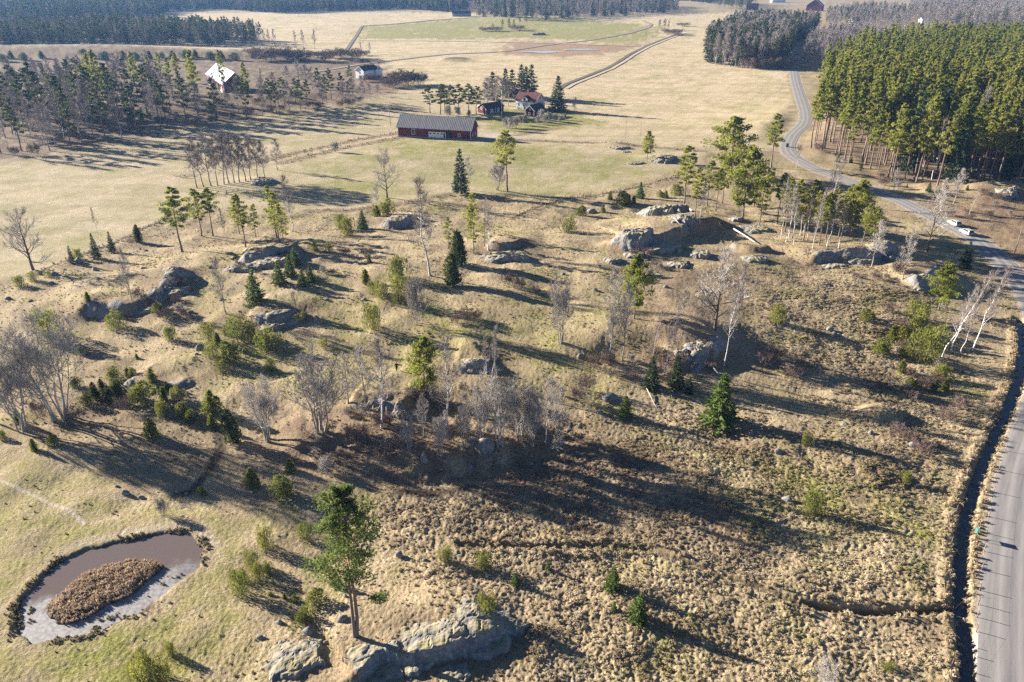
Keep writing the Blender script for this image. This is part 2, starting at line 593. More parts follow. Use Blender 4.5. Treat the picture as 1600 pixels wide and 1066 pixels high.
M['twig_brown'] = m_bark("brown_twigs", (0.15, 0.105, 0.085), (0.24, 0.18, 0.15))
t = NT("pine_bark")                                              # grey-brown below, orange above
gz = t.n("ShaderNodeSeparateXYZ", i_0=t.n("ShaderNodeTexCoord").outputs["Generated"]).outputs[2]
c_ = t.mix(t.ramp(gz, 0.25, 0.55), (0.17, 0.135, 0.11), (0.36, 0.20, 0.105))
nz_ = t.noise(t.obj, 5.0, 4)
c_ = t.mix(t.ramp(nz_, 0.4, 0.7), c_, (0.22, 0.16, 0.12))
M['bark_pine'] = t.finish(c_, 0.9, nz_, 0.5, 0.04, spec=0.15)
M['glass'] = m_plain("window_glass", (0.03, 0.035, 0.045), 0.12, 0.1, spec=0.5)
M['white'] = m_plain("white_paint", (0.78, 0.78, 0.75), 0.6, 0.06, 1.5)
M['falu'] = m_plain("red_boards", (0.12, 0.018, 0.019), 0.85, 0.22, 2.5)
M['falu_dark'] = m_plain("dark_red_boards", (0.075, 0.014, 0.016), 0.85, 0.2, 2.5)
M['black_roof'] = m_plain("black_roof", (0.03, 0.032, 0.036), 0.7, 0.2, 1.5)
M['stone_base'] = m_plain("stone_base", (0.30, 0.29, 0.27), 0.9, 0.25, 2.0)
M['dark'] = m_plain("dark_opening", (0.02, 0.018, 0.016), 0.9, 0.1)

# ---------------------------------------------------------------- ground
PATHS_PALE = [flats([(-60, 738), (0, 752), (40, 769), (75, 785), (112, 800), (130, 818)])]
PATHS_DARK = [flats([(338, 668), (346, 700), (326, 735), (302, 764), (268, 776)]), flats([(620, 770), (680, 772), (740, 762)]),
              flats([(800, 343), (840, 326), (880, 313), (940, 305), (1010, 290), (1060, 275)]),
              flats([(60, 428), (120, 402), (180, 379), (250, 346), (300, 319)])]
STRAWLINES = [flats([(622, 209), (560, 219), (500, 234), (430, 250), (380, 262)]), flats([(628, 216), (560, 230), (500, 244), (440, 258)]),
              flats([(800, 220), (870, 223), (945, 226), (1010, 231), (1100, 238)]), flats([(800, 214), (850, 204), (868, 201)]),
              flats([(480, 330), (545, 330), (640, 317), (700, 304)])]


def zones(x, y):
    r = np.hypot(x, y)
    w = 1.2 + 0.012 * r                                          # softness of the borders
    wob = w * 2.5 * gnoise(x / 6, y / 6, 41) + 1.2 * gnoise(x / 2, y / 2, 42)

    def inside(poly, soft=1.0):
        return 1 - sstep(-soft * w, soft * w, sdf(x, y, poly) + wob)
    n1 = gnoise(x / 9, y / 9, 51); n2 = gnoise(x / 3.0, y / 3.0, 52); n3 = gnoise(x / 26, y / 26, 53)
    field = (1 - sstep(-1.5, 1.5, sdf(x, y, FIELD) + 0.4 * wob)) * (1 - inside(WOODG))
    meadow = inside(MEADOW, 3)
    green = 0.28 + 0.55 * n1 + 0.35 * n2 + 0.45 * n3
    green = green + 0.35 * inside(GREENR, 4) + 0.2 * inside(GREEN1, 3) + 0.22 * inside(GREENM, 6) + 0.15 * meadow + 0.0 * field
    green = green + 0.75 * inside(WHEAT) + 0.6 * inside(WHEAT2) + 0.9 * inside(LAWN) + 0.35 * inside(BARNG, 2) + 0.30 * inside(FGREEN, 3)
    d_p = sdf(x, y, POND)
    green = green + 0.35 * np.exp(-((d_p - 3.0) / 2.0) ** 2) - 0.25 * inside(DARKT, 3)
    litter = np.maximum.reduce([inside(LITTER, 3), 0.75 * inside(LITTER2, 3), 0.7 * inside(LITTER3, 3), 1.0 * inside(WOODG, 2), 0.95 * inside(PINEW, 1), 0.9 * inside(CLEAR, 2), 0.35 * inside(DARKT, 3)])
    litter = np.clip(litter * (0.75 + 0.8 * n2 + 0.5 * n1), 0, 1)
    patch = sstep(0.18, 0.45, gnoise(x / 12 + 5, y / 8, 61) + 0.4 * gnoise(x / 3, y / 3, 62)) * (1 - field) * (1 - meadow)
    litter = np.maximum(litter, 0.38 * patch)
    for pl, A, run, dr in _S:                                     # heather, brush litter and thin earth round the bedrock
        d, _ = poly_dist(x, y, pl)
        litter = np.maximum(litter, np.clip(0.85 * (1 - sstep(1.0, 8.0, d + 3.0 * n2)) * (0.55 + 1.1 * n1 + 0.8 * n2), 0, 0.9))
    soil_shade = np.zeros(np.shape(x)); pale = np.zeros(np.shape(x))
    for pl in PATHS_DARK:
        d, _ = poly_dist(x, y, pl); soil_shade = np.maximum(soil_shade, 1 - sstep(0.25, 0.9 + 0.002 * r, d + 0.25 * n2))
    for pl in PATHS_PALE:
        d, _ = poly_dist(x, y, pl); pale = np.maximum(pale, 0.8 * (1 - sstep(0.05, 0.4, d + 0.25 * n2)))
    for pl in STRAWLINES:
        d, _ = poly_dist(x, y, pl); litter = np.maximum(litter, 0.8 * (1 - sstep(0.6, 2.0 + 0.004 * r, d + 0.6 * n2)))
    d, _ = poly_dist(x, y, DITCH)
    soil_shade = np.maximum(soil_shade, 1 - sstep(0.3, 1.1, d)); green = green - 0.4 * (1 - sstep(1.0, 4.0, d))
    d, s2 = poly_dist(x, y, DITCH2)
    soil_shade = np.maximum(soil_shade, (1 - sstep(0.2, 0.7, d + 0.3 * n2)) * (0.75 + 0.15 * (1 - sstep(14, 34, s2))))
    soil_shade = np.maximum(soil_shade, 1 - sstep(-0.5, 0.25, d_p + 0.8 * n2)); soil_shade = np.maximum(soil_shade, 0.45 * inside(WOODG, 2) * (0.6 + n1 + n2))  # shade on the west wood's ground is painted in here as dark earth
    pale = np.maximum(pale, np.exp(-((d_p - 1.0) / 0.8) ** 2) * sstep(0.0, 6, y - POND[:, 1].mean()) * 0.35)
    d, _ = poly_dist(x, y, ROAD)
    pale = np.maximum(pale, 0.8 * (1 - sstep(2.9, 3.7, d + 0.5 * n2)))
    pale = np.maximum(pale, inside(YARD))
    heap = 1 - sstep(0.55, 1.05, np.hypot((x - _B[-1][0]) / 13, (y - _B[-1][1]) / 6))
    soil_shade = np.maximum(soil_shade, heap)
    brown = np.clip(0.8 * inside(BROWN) + 0.35 * inside(CLEAR, 2) * (0.6 + n2), 0, 1)
    dense = np.clip(0.14 + 0.80 * inside(TUSS, 4) + 0.25 * n1 - meadow * 0.30 - field - 0.5 * inside(PINEW) - 0.5 * inside(WOODG), 0, 1)
    road_keep = sstep(3.0, 4.2, d)
    return dict(field=field, green=np.clip(green, 0, 1), litter=litter, soil_shade=np.clip(soil_shade, 0, 1), pale=np.clip(pale, 0, 1), brown=brown, rocky=h_scarp(x, y, True) * np.clip(0.42 + 1.5 * gnoise(x / 5, y / 5, 57) + 0.9 * n2, 0, 1),
                dense=dense * road_keep, d_p=d_p, d_road=d)


fa = np.linspace(-46.0, 46.0, 1000)
ba = np.linspace(46.0, 314.0, 64)[1:-1]
ang = np.radians(np.concatenate([fa, ba]))
rr = [5.0, 10.0, 15.0, 20.0, 25.0, 29.0, 32.0, 34.0]
while rr[-1] < 9000:
    r = rr[-1]
    rr.append(r + min(max(1.2 * (r * r + CAM_H ** 2) / (768 * CAM_H), 0.15), 0.05 * r))
rr = np.array(rr)
NA, NR = len(ang), len(rr)
R_, A_ = np.meshgrid(rr, ang, indexing='ij')
X = (R_ * np.sin(A_)); Y = (R_ * np.cos(A_))
Z = h_smooth(X, Y)
ZN = zones(X, Y)
micro = (0.50 * gnoise(X / 0.55, Y / 0.55, 71) + 0.35 * gnoise(X / 0.30, Y / 0.30, 72) + 0.35 * gnoise(X / 1.9, Y / 1.9, 73))
amp = (0.07 + 0.10 * (1 - ZN['field']) + 0.26 * ZN['dense']) * sstep(2.7, 4.0, ZN['d_road']) * (1 - sstep(250, 420, R_)) * (ZN['d_p'] > -0.6)
Z = Z + micro * amp
rid = 1 - 2 * np.abs(gnoise(X / 1.3, Y / 1.3, 75))
Z = Z + ZN['rocky'] * (0.35 * rid + 0.30 * np.floor(2.5 * gnoise(X / 2.2, Y / 1.6, 76)) / 2.5)
Z = np.where(ZN['d_road'] < 3.6, np.minimum(Z, 0.0), Z)
verts = np.stack([X, Y, Z], -1).reshape(-1, 3)
verts = np.concatenate([verts, [[0, 0, 0]]])
j = np.arange(NR - 1)[:, None]; k = np.arange(NA)[None, :]; k2 = (k + 1) % NA
q = np.stack([j * NA + k, (j + 1) * NA + k, (j + 1) * NA + k2, j * NA + k2], -1).reshape(-1, 4)
ce = NR * NA
tri = np.stack([np.full(NA, ce), np.arange(NA), (np.arange(NA) + 1) % NA], -1)
me = bpy.data.meshes.new("ground")
me.vertices.add(len(verts)); me.vertices.foreach_set("co", verts.astype(np.float32).ravel())
li = np.concatenate([q.ravel(), tri.ravel()]).astype(np.int32)
me.loops.add(len(li)); me.loops.foreach_set("vertex_index", li)
ls = np.concatenate([np.arange(len(q)) * 4, len(q) * 4 + np.arange(NA) * 3]).astype(np.int32)
me.polygons.add(len(ls)); me.polygons.foreach_set("loop_start", ls)
me.polygons.foreach_set("use_smooth", np.ones(len(ls), bool))
for nm, keys in (("zone_a", ("field", "green", "litter")), ("zone_b", ("soil_shade", "pale", "brown")), ("zone_c", ("rocky", "dense", "field"))):
    ca = me.color_attributes.new(nm, 'FLOAT_COLOR', 'POINT')
    arr = np.ones((len(verts), 4), np.float32)
    for i, kk in enumerate(keys):
        arr[:-1, i] = ZN[kk].ravel()
    ca.data.foreach_set("color", arr.ravel())
me.update(); me.validate()

t = NT("pasture_ground")
P = t.pos
za = t.n("ShaderNodeSeparateColor", i_0=t.attr("zone_a").outputs["Color"])
zb = t.n("ShaderNodeSeparateColor", i_0=t.attr("zone_b").outputs["Color"])
n_f = t.noise(P, 3.2, 4, 0.65)
n_m = t.noise(P, 0.55, 3, 0.6)
n_b = t.noise(P, 0.09, 3, 0.55)
straw = t.mix(t.ramp(n_f, 0.36, 0.62), (0.205, 0.158, 0.090), (0.50, 0.412, 0.275))
straw = t.mix(t.ramp(n_m, 0.35, 0.7), straw, (0.31, 0.24, 0.138))
mp = t.n("ShaderNodeMapping", i_Vector=P)
mp.inputs["Rotation"].default_value = (0, 0, math.radians(12)); mp.inputs["Scale"].default_value = (0.5, 0.9, 1)
n_s = t.noise(mp.outputs[0], 1.0, 4, 0.6)
mpf = t.n("ShaderNodeMapping", i_Vector=P)
mpf.inputs["Rotation"].default_value = (0, 0, math.radians(-4)); mpf.inputs["Scale"].default_value = (0.035, 0.10, 1)
fieldc = t.mix(t.ramp(n_s, 0.35, 0.65), (0.365, 0.295, 0.19), (0.49, 0.41, 0.285))
fieldc = t.mix(t.ramp(n_b, 0.4, 0.65), fieldc, (0.355, 0.30, 0.18))
fieldc = t.mix(t.math('MULTIPLY', t.ramp(t.noise(mpf.outputs[0], 1.0, 4, 0.62), 0.51, 0.565), 0.75), fieldc, (0.305, 0.26, 0.15))
fieldc = t.mix(t.math('MULTIPLY', t.ramp(n_f, 0.45, 0.7), 0.5), fieldc, (0.245, 0.20, 0.11))
straw = t.mix(t.math('MULTIPLY', t.ramp(n_b, 0.42, 0.62), 0.65), straw, (0.225, 0.175, 0.105))
mw = t.n("ShaderNodeMapping", i_Vector=P); mw.inputs["Rotation"].default_value = (0, 0, math.radians(28))
wv_ = t.n("ShaderNodeTexWave", i_Vector=mw.outputs[0], i_Scale=0.045, i_Distortion=2.5, i_Detail=2.0)   # faint working lines
wv_.inputs["Detail Scale"].default_value = 0.4
fieldc = t.mix(t.math('MULTIPLY', t.ramp(wv_.outputs[1], 0.80, 0.98), 0.28), fieldc, (0.27, 0.23, 0.125))
far_ = t.n("ShaderNodeSeparateXYZ", i_0=P)
dry = t.math('MULTIPLY', t.ramp(t.math('ADD', far_.outputs[1], t.math('MULTIPLY', far_.outputs[0], 0.9)), 300.0, 480.0), 0.85)   # the eastern and farther fields are multiplied paler
fieldc = t.mix(dry, fieldc, t.mix(1.0, fieldc, (1.28, 1.24, 1.24), 'MULTIPLY'))
c = t.mix(za.outputs[0], straw, fieldc)
gcol = t.mix(t.ramp(n_f, 0.38, 0.62), (0.140, 0.145, 0.032), (0.29, 0.275, 0.085))
gf = t.math('MULTIPLY', t.ramp(za.outputs[1], 0.28, 0.95), t.ramp(n_m, 0.2, 0.55))
c = t.mix(gf, c, gcol)
lcol = t.mix(t.ramp(n_f, 0.3, 0.7), (0.105, 0.072, 0.050), (0.235, 0.165, 0.115))
c = t.mix(za.outputs[2], c, lcol)
c = t.mix(zb.outputs[2], c, t.mix(n_f, (0.17, 0.10, 0.06), (0.33, 0.22, 0.13)))
c = t.mix(zb.outputs[1], c, t.mix(n_f, (0.34, 0.29, 0.24), (0.50, 0.44, 0.37)))
c = t.mix(zb.outputs[0], c, t.mix(n_f, (0.055, 0.042, 0.030), (0.12, 0.09, 0.06)))
zc_ = t.n("ShaderNodeSeparateColor", i_0=t.attr("zone_c").outputs["Color"])
rk = t.mix(t.ramp(t.noise(P, 0.5, 5, 0.65), 0.35, 0.65), (0.15, 0.147, 0.145), (0.31, 0.30, 0.28))
rk = t.mix(t.math('MULTIPLY', t.ramp(t.noise(P, 2.0, 5, 0.7), 0.52, 0.68), 0.75), rk, (0.44, 0.42, 0.385))
c = t.mix(t.ramp(zc_.outputs[0], 0.35, 0.6), c, rk)
nb2 = t.noise(P, 9.0, 3, 0.7)
M['ground'] = t.finish(c, 0.95, t.math('ADD', n_f, t.math('MULTIPLY', nb2, 0.4)), 0.9, 0.16, spec=0.1)
me.materials.append(M['ground'])
ground = tag(link("ground", me), kind='structure')


def ribbon(name, line, half, z_off, mat, follow=True, zfix=0.0, crown=0.0, kind='structure'):
    """a strip along a line; u runs across, v along"""
    L = np.array(line); n = len(L)
    T = np.gradient(L, axis=0); T /= np.linalg.norm(T, axis=1)[:, None]
    N = np.stack([T[:, 1], -T[:, 0]], -1)
    S_ = np.concatenate([[0], np.cumsum(np.linalg.norm(np.diff(L, axis=0), axis=1))])
    us = (-1, -0.5, 0, 0.5, 1)
    v = []; uv = []
    for i in range(n):
        for u in us:
            p = L[i] + N[i] * half * u
            z = (hz(p[0], p[1]) if follow else zfix) + z_off + crown * (1 - u * u)
            v.append((p[0], p[1], z)); uv.append((u * 0.5 + 0.5, S_[i]))
    f = []
    m = len(us)
    for i in range(n - 1):
        for k in range(m - 1):
            f.append((i * m + k, (i + 1) * m + k, (i + 1) * m + k + 1, i * m + k + 1))
    me = bpy.data.meshes.new(name)
    me.from_pydata(v, [], f)
    ul = me.uv_layers.new(name="UVMap")
    idx = np.zeros(len(me.loops), np.int32); me.loops.foreach_get("vertex_index", idx)
    ul.data.foreach_set("uv", np.array(uv, np.float32)[idx].ravel())
    me.materials.append(mat); me.update()
    bm = bmesh.new(); bm.from_mesh(me); bmesh.ops.recalc_face_normals(bm, faces=bm.faces); 
    if sum(fc.normal.z for fc in bm.faces) < 0:
        bmesh.ops.reverse_faces(bm, faces=bm.faces)
    bm.to_mesh(me); bm.free()
    return tag(link(name, me), kind=kind)


def densify(pl, step):
    out = [np.array(pl[0], float)]
    for a, b in zip(pl[:-1], pl[1:]):
        a = np.array(a, float); b = np.array(b, float)
        n = max(1, int(np.linalg.norm(b - a) / step))
        out += [a + (b - a) * (i + 1) / n for i in range(n)]
    return np.array(out)


t = NT("gravel_road")                                            # wheel tracks run along the strip
uvn = t.n("ShaderNodeUVMap")
sx = t.n("ShaderNodeSeparateXYZ", i_0=uvn.outputs[0])
mp = t.n("ShaderNodeMapping", i_Vector=uvn.outputs[0]); mp.inputs["Scale"].default_value = (9, 0.12, 1)
ns = t.noise(mp.outputs[0], 1.0, 4, 0.6)
nf = t.noise(t.pos, 6.0, 4, 0.7)
wv = t.math('ABSOLUTE', t.math('SINE', t.math('MULTIPLY', sx.outputs[0], 2 * math.pi * 1.5)))
trk = t.math('ADD', t.math('MULTIPLY', wv, 0.45), t.math('MULTIPLY', ns, 0.9))
c = t.mix(t.ramp(trk, 0.45, 1.05), (0.295, 0.277, 0.262), (0.16, 0.153, 0.15))
c = t.mix(t.math('MULTIPLY', t.ramp(nf, 0.5, 0.8), 0.5), c, (0.35, 0.325, 0.30))
M['road'] = t.finish(c, 0.9, nf, 0.35, 0.03, spec=0.2)
road = ribbon("gravel_road", densify(ROAD, 2.0), 2.85, 0.06, M['road'], follow=False, crown=0.07)

t = NT("ditch_water")
nf = t.noise(t.pos, 1.2, 2)
c = t.mix(t.ramp(nf, 0.4, 0.7), (0.03, 0.04, 0.055), (0.07, 0.08, 0.09))  # blue of the reflected sky is put into the base colour
M['ditchwater'] = t.finish(c, 0.12, nf, 0.05, 0.02, spec=0.5)
ribbon("ditch_water", densify(DITCH, 1.5), 0.8, -0.68, M['ditchwater'], follow=False)

# far tracks and ditches across the fields
M['track'] = m_plain("farm_track", (0.22, 0.18, 0.14), 0.95, 0.3, 0.1)
M['ditchline'] = m_plain("field_ditch", (0.12, 0.095, 0.062), 0.95, 0.4, 0.15)
M['palepath'] = m_plain("pale_verge", (0.43, 0.35, 0.24), 0.95, 0.2, 0.15)
for nm, pts, hw, mt in (
        ("farm_track", [(470, 116), (560, 101), (640, 92), (700, 85), (790, 80), (850, 72), (920, 64), (985, 52), (1012, 44), (1018, 38), (1005, 33)], 2.2, 'track'),
        ("field_ditch", [(872, 141), (886, 132), (950, 107), (985, 85), (1010, 72), (1040, 60), (1062, 52)], 1.6, 'ditchline'),
        ("field_verge", [(884, 140), (896, 133), (957, 108), (990, 87), (1014, 73), (1044, 61), (1066, 53)], 1.3, 'palepath'),
        ("field_ditch", [(541, 79), (553, 62), (566, 41)], 1.6, 'ditchline'),
        ("field_ditch", [(566, 41), (610, 38), (680, 32), (760, 27)], 4.0, 'ditchline'),
        ("field_ditch", [(560, 64), (700, 64), (820, 67), (930, 71), (1000, 72)], 2.0, 'palepath')):
    ribbon(nm, densify(flats(pts), 9.0), hw, 0.28, M[mt])

# pond: open muddy water behind, thin white ice in front
t = NT("pond_water")
P = t.pos
pc = POND.mean(0)
sp = t.n("ShaderNodeSeparateXYZ", i_0=P)
g1 = t.math('ADD', t.math('MULTIPLY', t.math('SUBTRACT', sp.outputs[0], float(pc[0])), 0.10), t.math('MULTIPLY', t.math('SUBTRACT', sp.outputs[1], float(pc[1])), -0.25))
ni = t.noise(P, 0.5, 5, 0.65); nk = t.noise(P, 2.5, 4, 0.7)
ice = t.ramp(t.math('ADD', g1, t.math('MULTIPLY', t.math('SUBTRACT', ni, 0.5), 2.6)), -0.10, 0.75)
icec = t.mix(t.ramp(nk, 0.3, 0.7), (0.12, 0.11, 0.107), (0.34, 0.33, 0.325))
c = t.mix(ice, (0.135, 0.105, 0.092), icec)
rg = t.n("ShaderNodeMapRange", i_0=ice, i_3=0.16, i_4=0.5).outputs[0]
M['pond'] = t.finish(c, rg, nk, 0.06, 0.02, spec=0.5)
bm = bmesh.new()
lo = POND.min(0) - 1.2; hi = POND.max(0) + 1.2
ctr = POND.mean(0)
ring = [bm.verts.new((*(ctr + (p - ctr) * 1.10), -0.28)) for p in POND]
bm.faces.new(ring)
bmesh.ops.triangulate(bm, faces=bm.faces)
bmesh.ops.recalc_face_normals(bm, faces=bm.faces)
if sum(f_.normal.z for f_ in bm.faces) < 0:
    bmesh.ops.reverse_faces(bm, faces=bm.faces)
me = bpy.data.meshes.new("pond_water"); bm.to_mesh(me); bm.free(); me.materials.append(M['pond'])
tag(link("pond_water", me), kind='structure')
# melt puddles on the far field
for px, py, a, b in ((848, 82, 16, 5), (908, 78, 14, 4), (60, 115, 20, 5), (147, 165, 8, 2)):
    p = at(px, py)
    m = MB()
    N = 26
    m.v.append((0, 0, 0)); m.t.append(1)
    for i in range(N):
        w = 2 * math.pi * i / N; s_ = 1 + 0.25 * math.sin(3 * w + px) + 0.12 * math.sin(7 * w)
        m.v.append((a * s_ * math.cos(w), b * s_ * math.sin(w), 0)); m.t.append(1)
    m.f += [(0, 1 + i, 1 + (i + 1) % N) for i in range(N)]
    o = m.build("puddle", M.setdefault('puddle', m_plain("ice_puddle", (0.50, 0.52, 0.55), 0.25, 0.15, 0.2, spec=0.5)))
    o.location = (p.x, p.y, p.z + 0.35); tag(o, kind='structure')

# ---------------------------------------------------------------- trees: makers
def rv(r, s=1.0):
    return Vector((r.gauss(0, s), r.gauss(0, s), r.gauss(0, s)))


def clump(m, r, c, rx, rz, n, size, up=0.5):
    """a tuft of needle sprays"""
    c = Vector(c)
    for _ in range(n):
        d = rv(r); d.normalize()
        rad = r.random() ** 0.5
        p = c + Vector((d.x * rx * rad, d.y * rx * rad, d.z * rz * rad))
        o = d * 0.7 + Vector((0, 0, up)) + rv(r, 0.4); o.normalize()
        s = o.cross(rv(r)); s.normalize()
        L = size * r.uniform(0.7, 1.4); w = L * r.uniform(0.30, 0.55)
        m.tint = r.uniform(0.72, 1.22) * clump.k
        m.tri(tuple(p - s * w - o * L * 0.4), tuple(p + s * w - o * L * 0.4), tuple(p + o * L * 0.8))


clump.k = 1.0


def spine(r, H, n, wob, lean=0.0):
    pts = []
    x = y = 0.0; az = r.uniform(0, 6.28)
    for i in range(n + 1):
        t_ = i / n
        pts.append(Vector((x + lean * H * t_ * t_ * math.cos(az), y + lean * H * t_ * t_ * math.sin(az), H * t_)))
        x += r.gauss(0, wob); y += r.gauss(0, wob)
    return pts


def on_spine(pts, t_):
    f = t_ * (len(pts) - 1); i = min(int(f), len(pts) - 2)
    return pts[i].lerp(pts[i + 1], f - i)


def make_pine(seed, H=20.0, cs=0.4, cw=2.8, limbs=34, per=4, tn=26, size=0.34, low=0.35, bark='bark_pine', leaf='pine', rad=0.22, irregular=0.35, conical=False):
    r = random.Random(seed)
    tr = MB(); cr = MB()
    sp = spine(r, H, 8, 0.09, 0.03)
    tr.tube(sp, [rad * (1 - 0.88 * i / 8) * (1.35 if i == 0 else 1) for i in range(9)], 7)
    for i in range(limbs):
        t_ = cs + (0.985 - cs) * (i + r.random() * 0.8) / limbs
        u = (t_ - cs) / (1 - cs)
        prof = (low + (1 - low) * min(1, u / 0.35)) * (1 - max(0, u - 0.35) / 0.65) ** 0.75 + 0.10
        if conical:
            prof = (1 - u) ** 0.75 * (0.7 + 0.3 * min(1, u / 0.12)) + 0.07
        L = cw * prof * r.uniform(1 - irregular, 1 + irregular)
        az = i * 2.399 + r.gauss(0, 0.4)
        el = -0.1 + 0.75 * u + r.gauss(0, 0.12)
        p0 = on_spine(sp, t_)
        d = Vector((math.cos(az) * math.cos(el), math.sin(az) * math.cos(el), math.sin(el)))
        mid = p0 + d * L * 0.55 + Vector((0, 0, -0.04 * L))
        end = p0 + d * L + Vector((0, 0, 0.10 * L))
        tr.tube([p0, mid, end], [rad * 0.24 * (1 - 0.5 * u) + 0.01, rad * 0.13, 0.012], 3)
        clump.k = r.uniform(0.82, 1.15)
        for k_ in range(per):
            f_ = 0.42 + 0.62 * (k_ + r.random() * 0.6) / per
            c = p0 + d * L * f_ + Vector((r.gauss(0, 0.12 * L), r.gauss(0, 0.12 * L), 0.08 * L + r.gauss(0, 0.06 * L)))
            clump(cr, r, c, 0.30 * L * (0.55 + 0.5 * r.random()) + 0.16, 0.17 * L + 0.12, tn, size, 0.6)
    clump.k = 1.0
    for i in range(4):                                           # dead snags below the crown
        t_ = cs * r.uniform(0.45, 1.0); az = r.uniform(0, 6.28); L = r.uniform(0.5, 1.3)
        p0 = on_spine(sp, t_)
        tr.tube([p0, p0 + Vector((math.cos(az) * L, math.sin(az) * L, -0.1))], [0.03, 0.008], 3)
    return (tr.mesh("trunk", M[bark], True), cr.mesh("crown", M[leaf])), H


def make_spruce(seed, H=12.0, R=2.4, whorls=26, nb=8, size=0.36, leaf='spruce', start=0.06, sway=0.9):
    r = random.Random(seed)
    tr = MB(); cr = MB()
    sp = spine(r, H, 5, 0.02 * H / 12)
    tr.tube(sp, [0.011 * H * (1 - 0.93 * i / 5) for i in range(6)], 6)
    for i in range(whorls):
        t_ = start + (0.99 - start) * (i + 0.5 * r.random()) / whorls
        Rz = R * (1 - t_) ** 0.85 * r.uniform(0.85, 1.12) + 0.02 * R
        p0 = on_spine(sp, t_)
        n = max(3, int(nb * (0.55 + 0.6 * (1 - t_))))
        for k_ in range(n):
            az = 6.283 * (k_ + r.random() * 0.7) / n + i * 0.7
            L = Rz * r.uniform(0.7, 1.15)
            droop = -0.30 + 0.75 * t_
            m_ = max(2, int(L / size * 1.5))
            clump.k = r.uniform(0.8, 1.18)
            for q_ in range(m_):
                f_ = 0.25 + 0.8 * (q_ + r.random()) / m_
                c = p0 + Vector((math.cos(az) * L * f_, math.sin(az) * L * f_, droop * L * f_ + 0.15 * L * f_ * f_))
                for _ in range(3):
                    o = Vector((math.cos(az), math.sin(az), droop)) * sway + rv(r, 0.45); o.normalize()
                    s = o.cross(Vector((0, 0, 1)) + rv(r, 0.5)); s.normalize()
                    l_ = size * r.uniform(0.7, 1.3); w_ = l_ * r.uniform(0.3, 0.5)
                    cr.tint = r.uniform(0.75, 1.2) * clump.k
                    cc = c + rv(r, size * 0.22)
                    cr.tri(tuple(cc - s * w_ - o * l_ * 0.3), tuple(cc + s * w_ - o * l_ * 0.3), tuple(cc + o * l_))
    clump.k = 1.0
    for _ in range(14):
        cc = sp[-1] + Vector((0, 0, -r.random() * 0.06 * H)); o = Vector((r.gauss(0, .4), r.gauss(0, .4), 1)); o.normalize()
        s = o.cross(rv(r)); s.normalize()
        cr.tri(tuple(cc - s * size * .25), tuple(cc + s * size * .25), tuple(cc + o * size))
    return (tr.mesh("trunk", M['bark_dark'], True), cr.mesh("crown", M[leaf])), H


def make_juniper(seed, H=2.5, R=0.8, form='cone', n=1300, size=0.17, leaf='juniper'):
    """a dense evergreen bush of several leaders, needles spread through its volume"""
    r = random.Random(seed)
    tr = MB(); cr = MB()
    lobes = []
    if form == 'cone':
        lobes = [(0, 0, H, R)] + [(r.gauss(0, 0.30 * R), r.gauss(0, 0.30 * R), H * r.uniform(0.55, 0.9), R * r.uniform(0.5, 0.75)) for _ in range(4)]
    elif form == 'column':
        lobes = [(0, 0, H, R)] + [(r.gauss(0, 0.35 * R), r.gauss(0, 0.35 * R), H * r.uniform(0.7, 0.95), R * r.uniform(0.6, 0.8)) for _ in range(3)]
    elif form == 'round':
        lobes = [(r.gauss(0, 0.45 * R), r.gauss(0, 0.45 * R), H * r.uniform(0.65, 1.0), R * r.uniform(0.5, 0.75)) for _ in range(7)]
    else:                                                        # loose and spreading
        lobes = [(r.gauss(0, 0.55 * R), r.gauss(0, 0.55 * R), H * r.uniform(0.45, 1.0), R * r.uniform(0.28, 0.5)) for _ in range(11)]
    vol = [l[2] * l[3] ** 1.6 for l in lobes]; tot = sum(vol)
    for (x, y, h, ra), v_ in zip(lobes, vol):
        tr.tube([(x * 0.3, y * 0.3, -0.15), (x * 0.8, y * 0.8, h * 0.45), (x * 1.05, y * 1.05, h * 0.85)], [0.05, 0.03, 0.01], 4)
        lk = r.uniform(0.82, 1.15)
        for _ in range(int(n * v_ / tot)):
            t_ = r.random() ** 0.8
            if form in ('cone',):
                pr = (1 - t_) ** 0.7 * (0.75 + 0.25 * min(1, t_ / 0.12))
            elif form == 'column':
                pr = (min(1, t_ / 0.15) * 0.3 + 0.7) * max(0.0, 1 - t_ ** 3) ** 0.8
            else:
                pr = math.sqrt(max(0.02, 1 - (2 * t_ - 0.75) ** 2 / 1.6))
            az = r.uniform(0, 6.283)
            q_ = ra * pr * (r.random() ** 0.35) * (1 + 0.22 * math.sin(az * 3 + x * 9 + t_ * 7))
            p = Vector((x + math.cos(az) * q_, y + math.sin(az) * q_, 0.02 * H + h * t_))
            o = Vector((math.cos(az) * 0.55, math.sin(az) * 0.55, 0.75)) + rv(r, 0.35); o.normalize()
            s = o.cross(rv(r)); s.normalize()
            l_ = size * r.uniform(0.7, 1.5) * H / 2.5 ** 1.0; w_ = l_ * r.uniform(0.22, 0.42)
            cr.tint = r.uniform(0.72, 1.25) * lk
            cr.tri(tuple(p - s * w_), tuple(p + s * w_), tuple(p + o * l_ * 1.2))
    return (tr.mesh("stem", M['bark_dark']), cr.mesh("foliage", M[leaf])), H


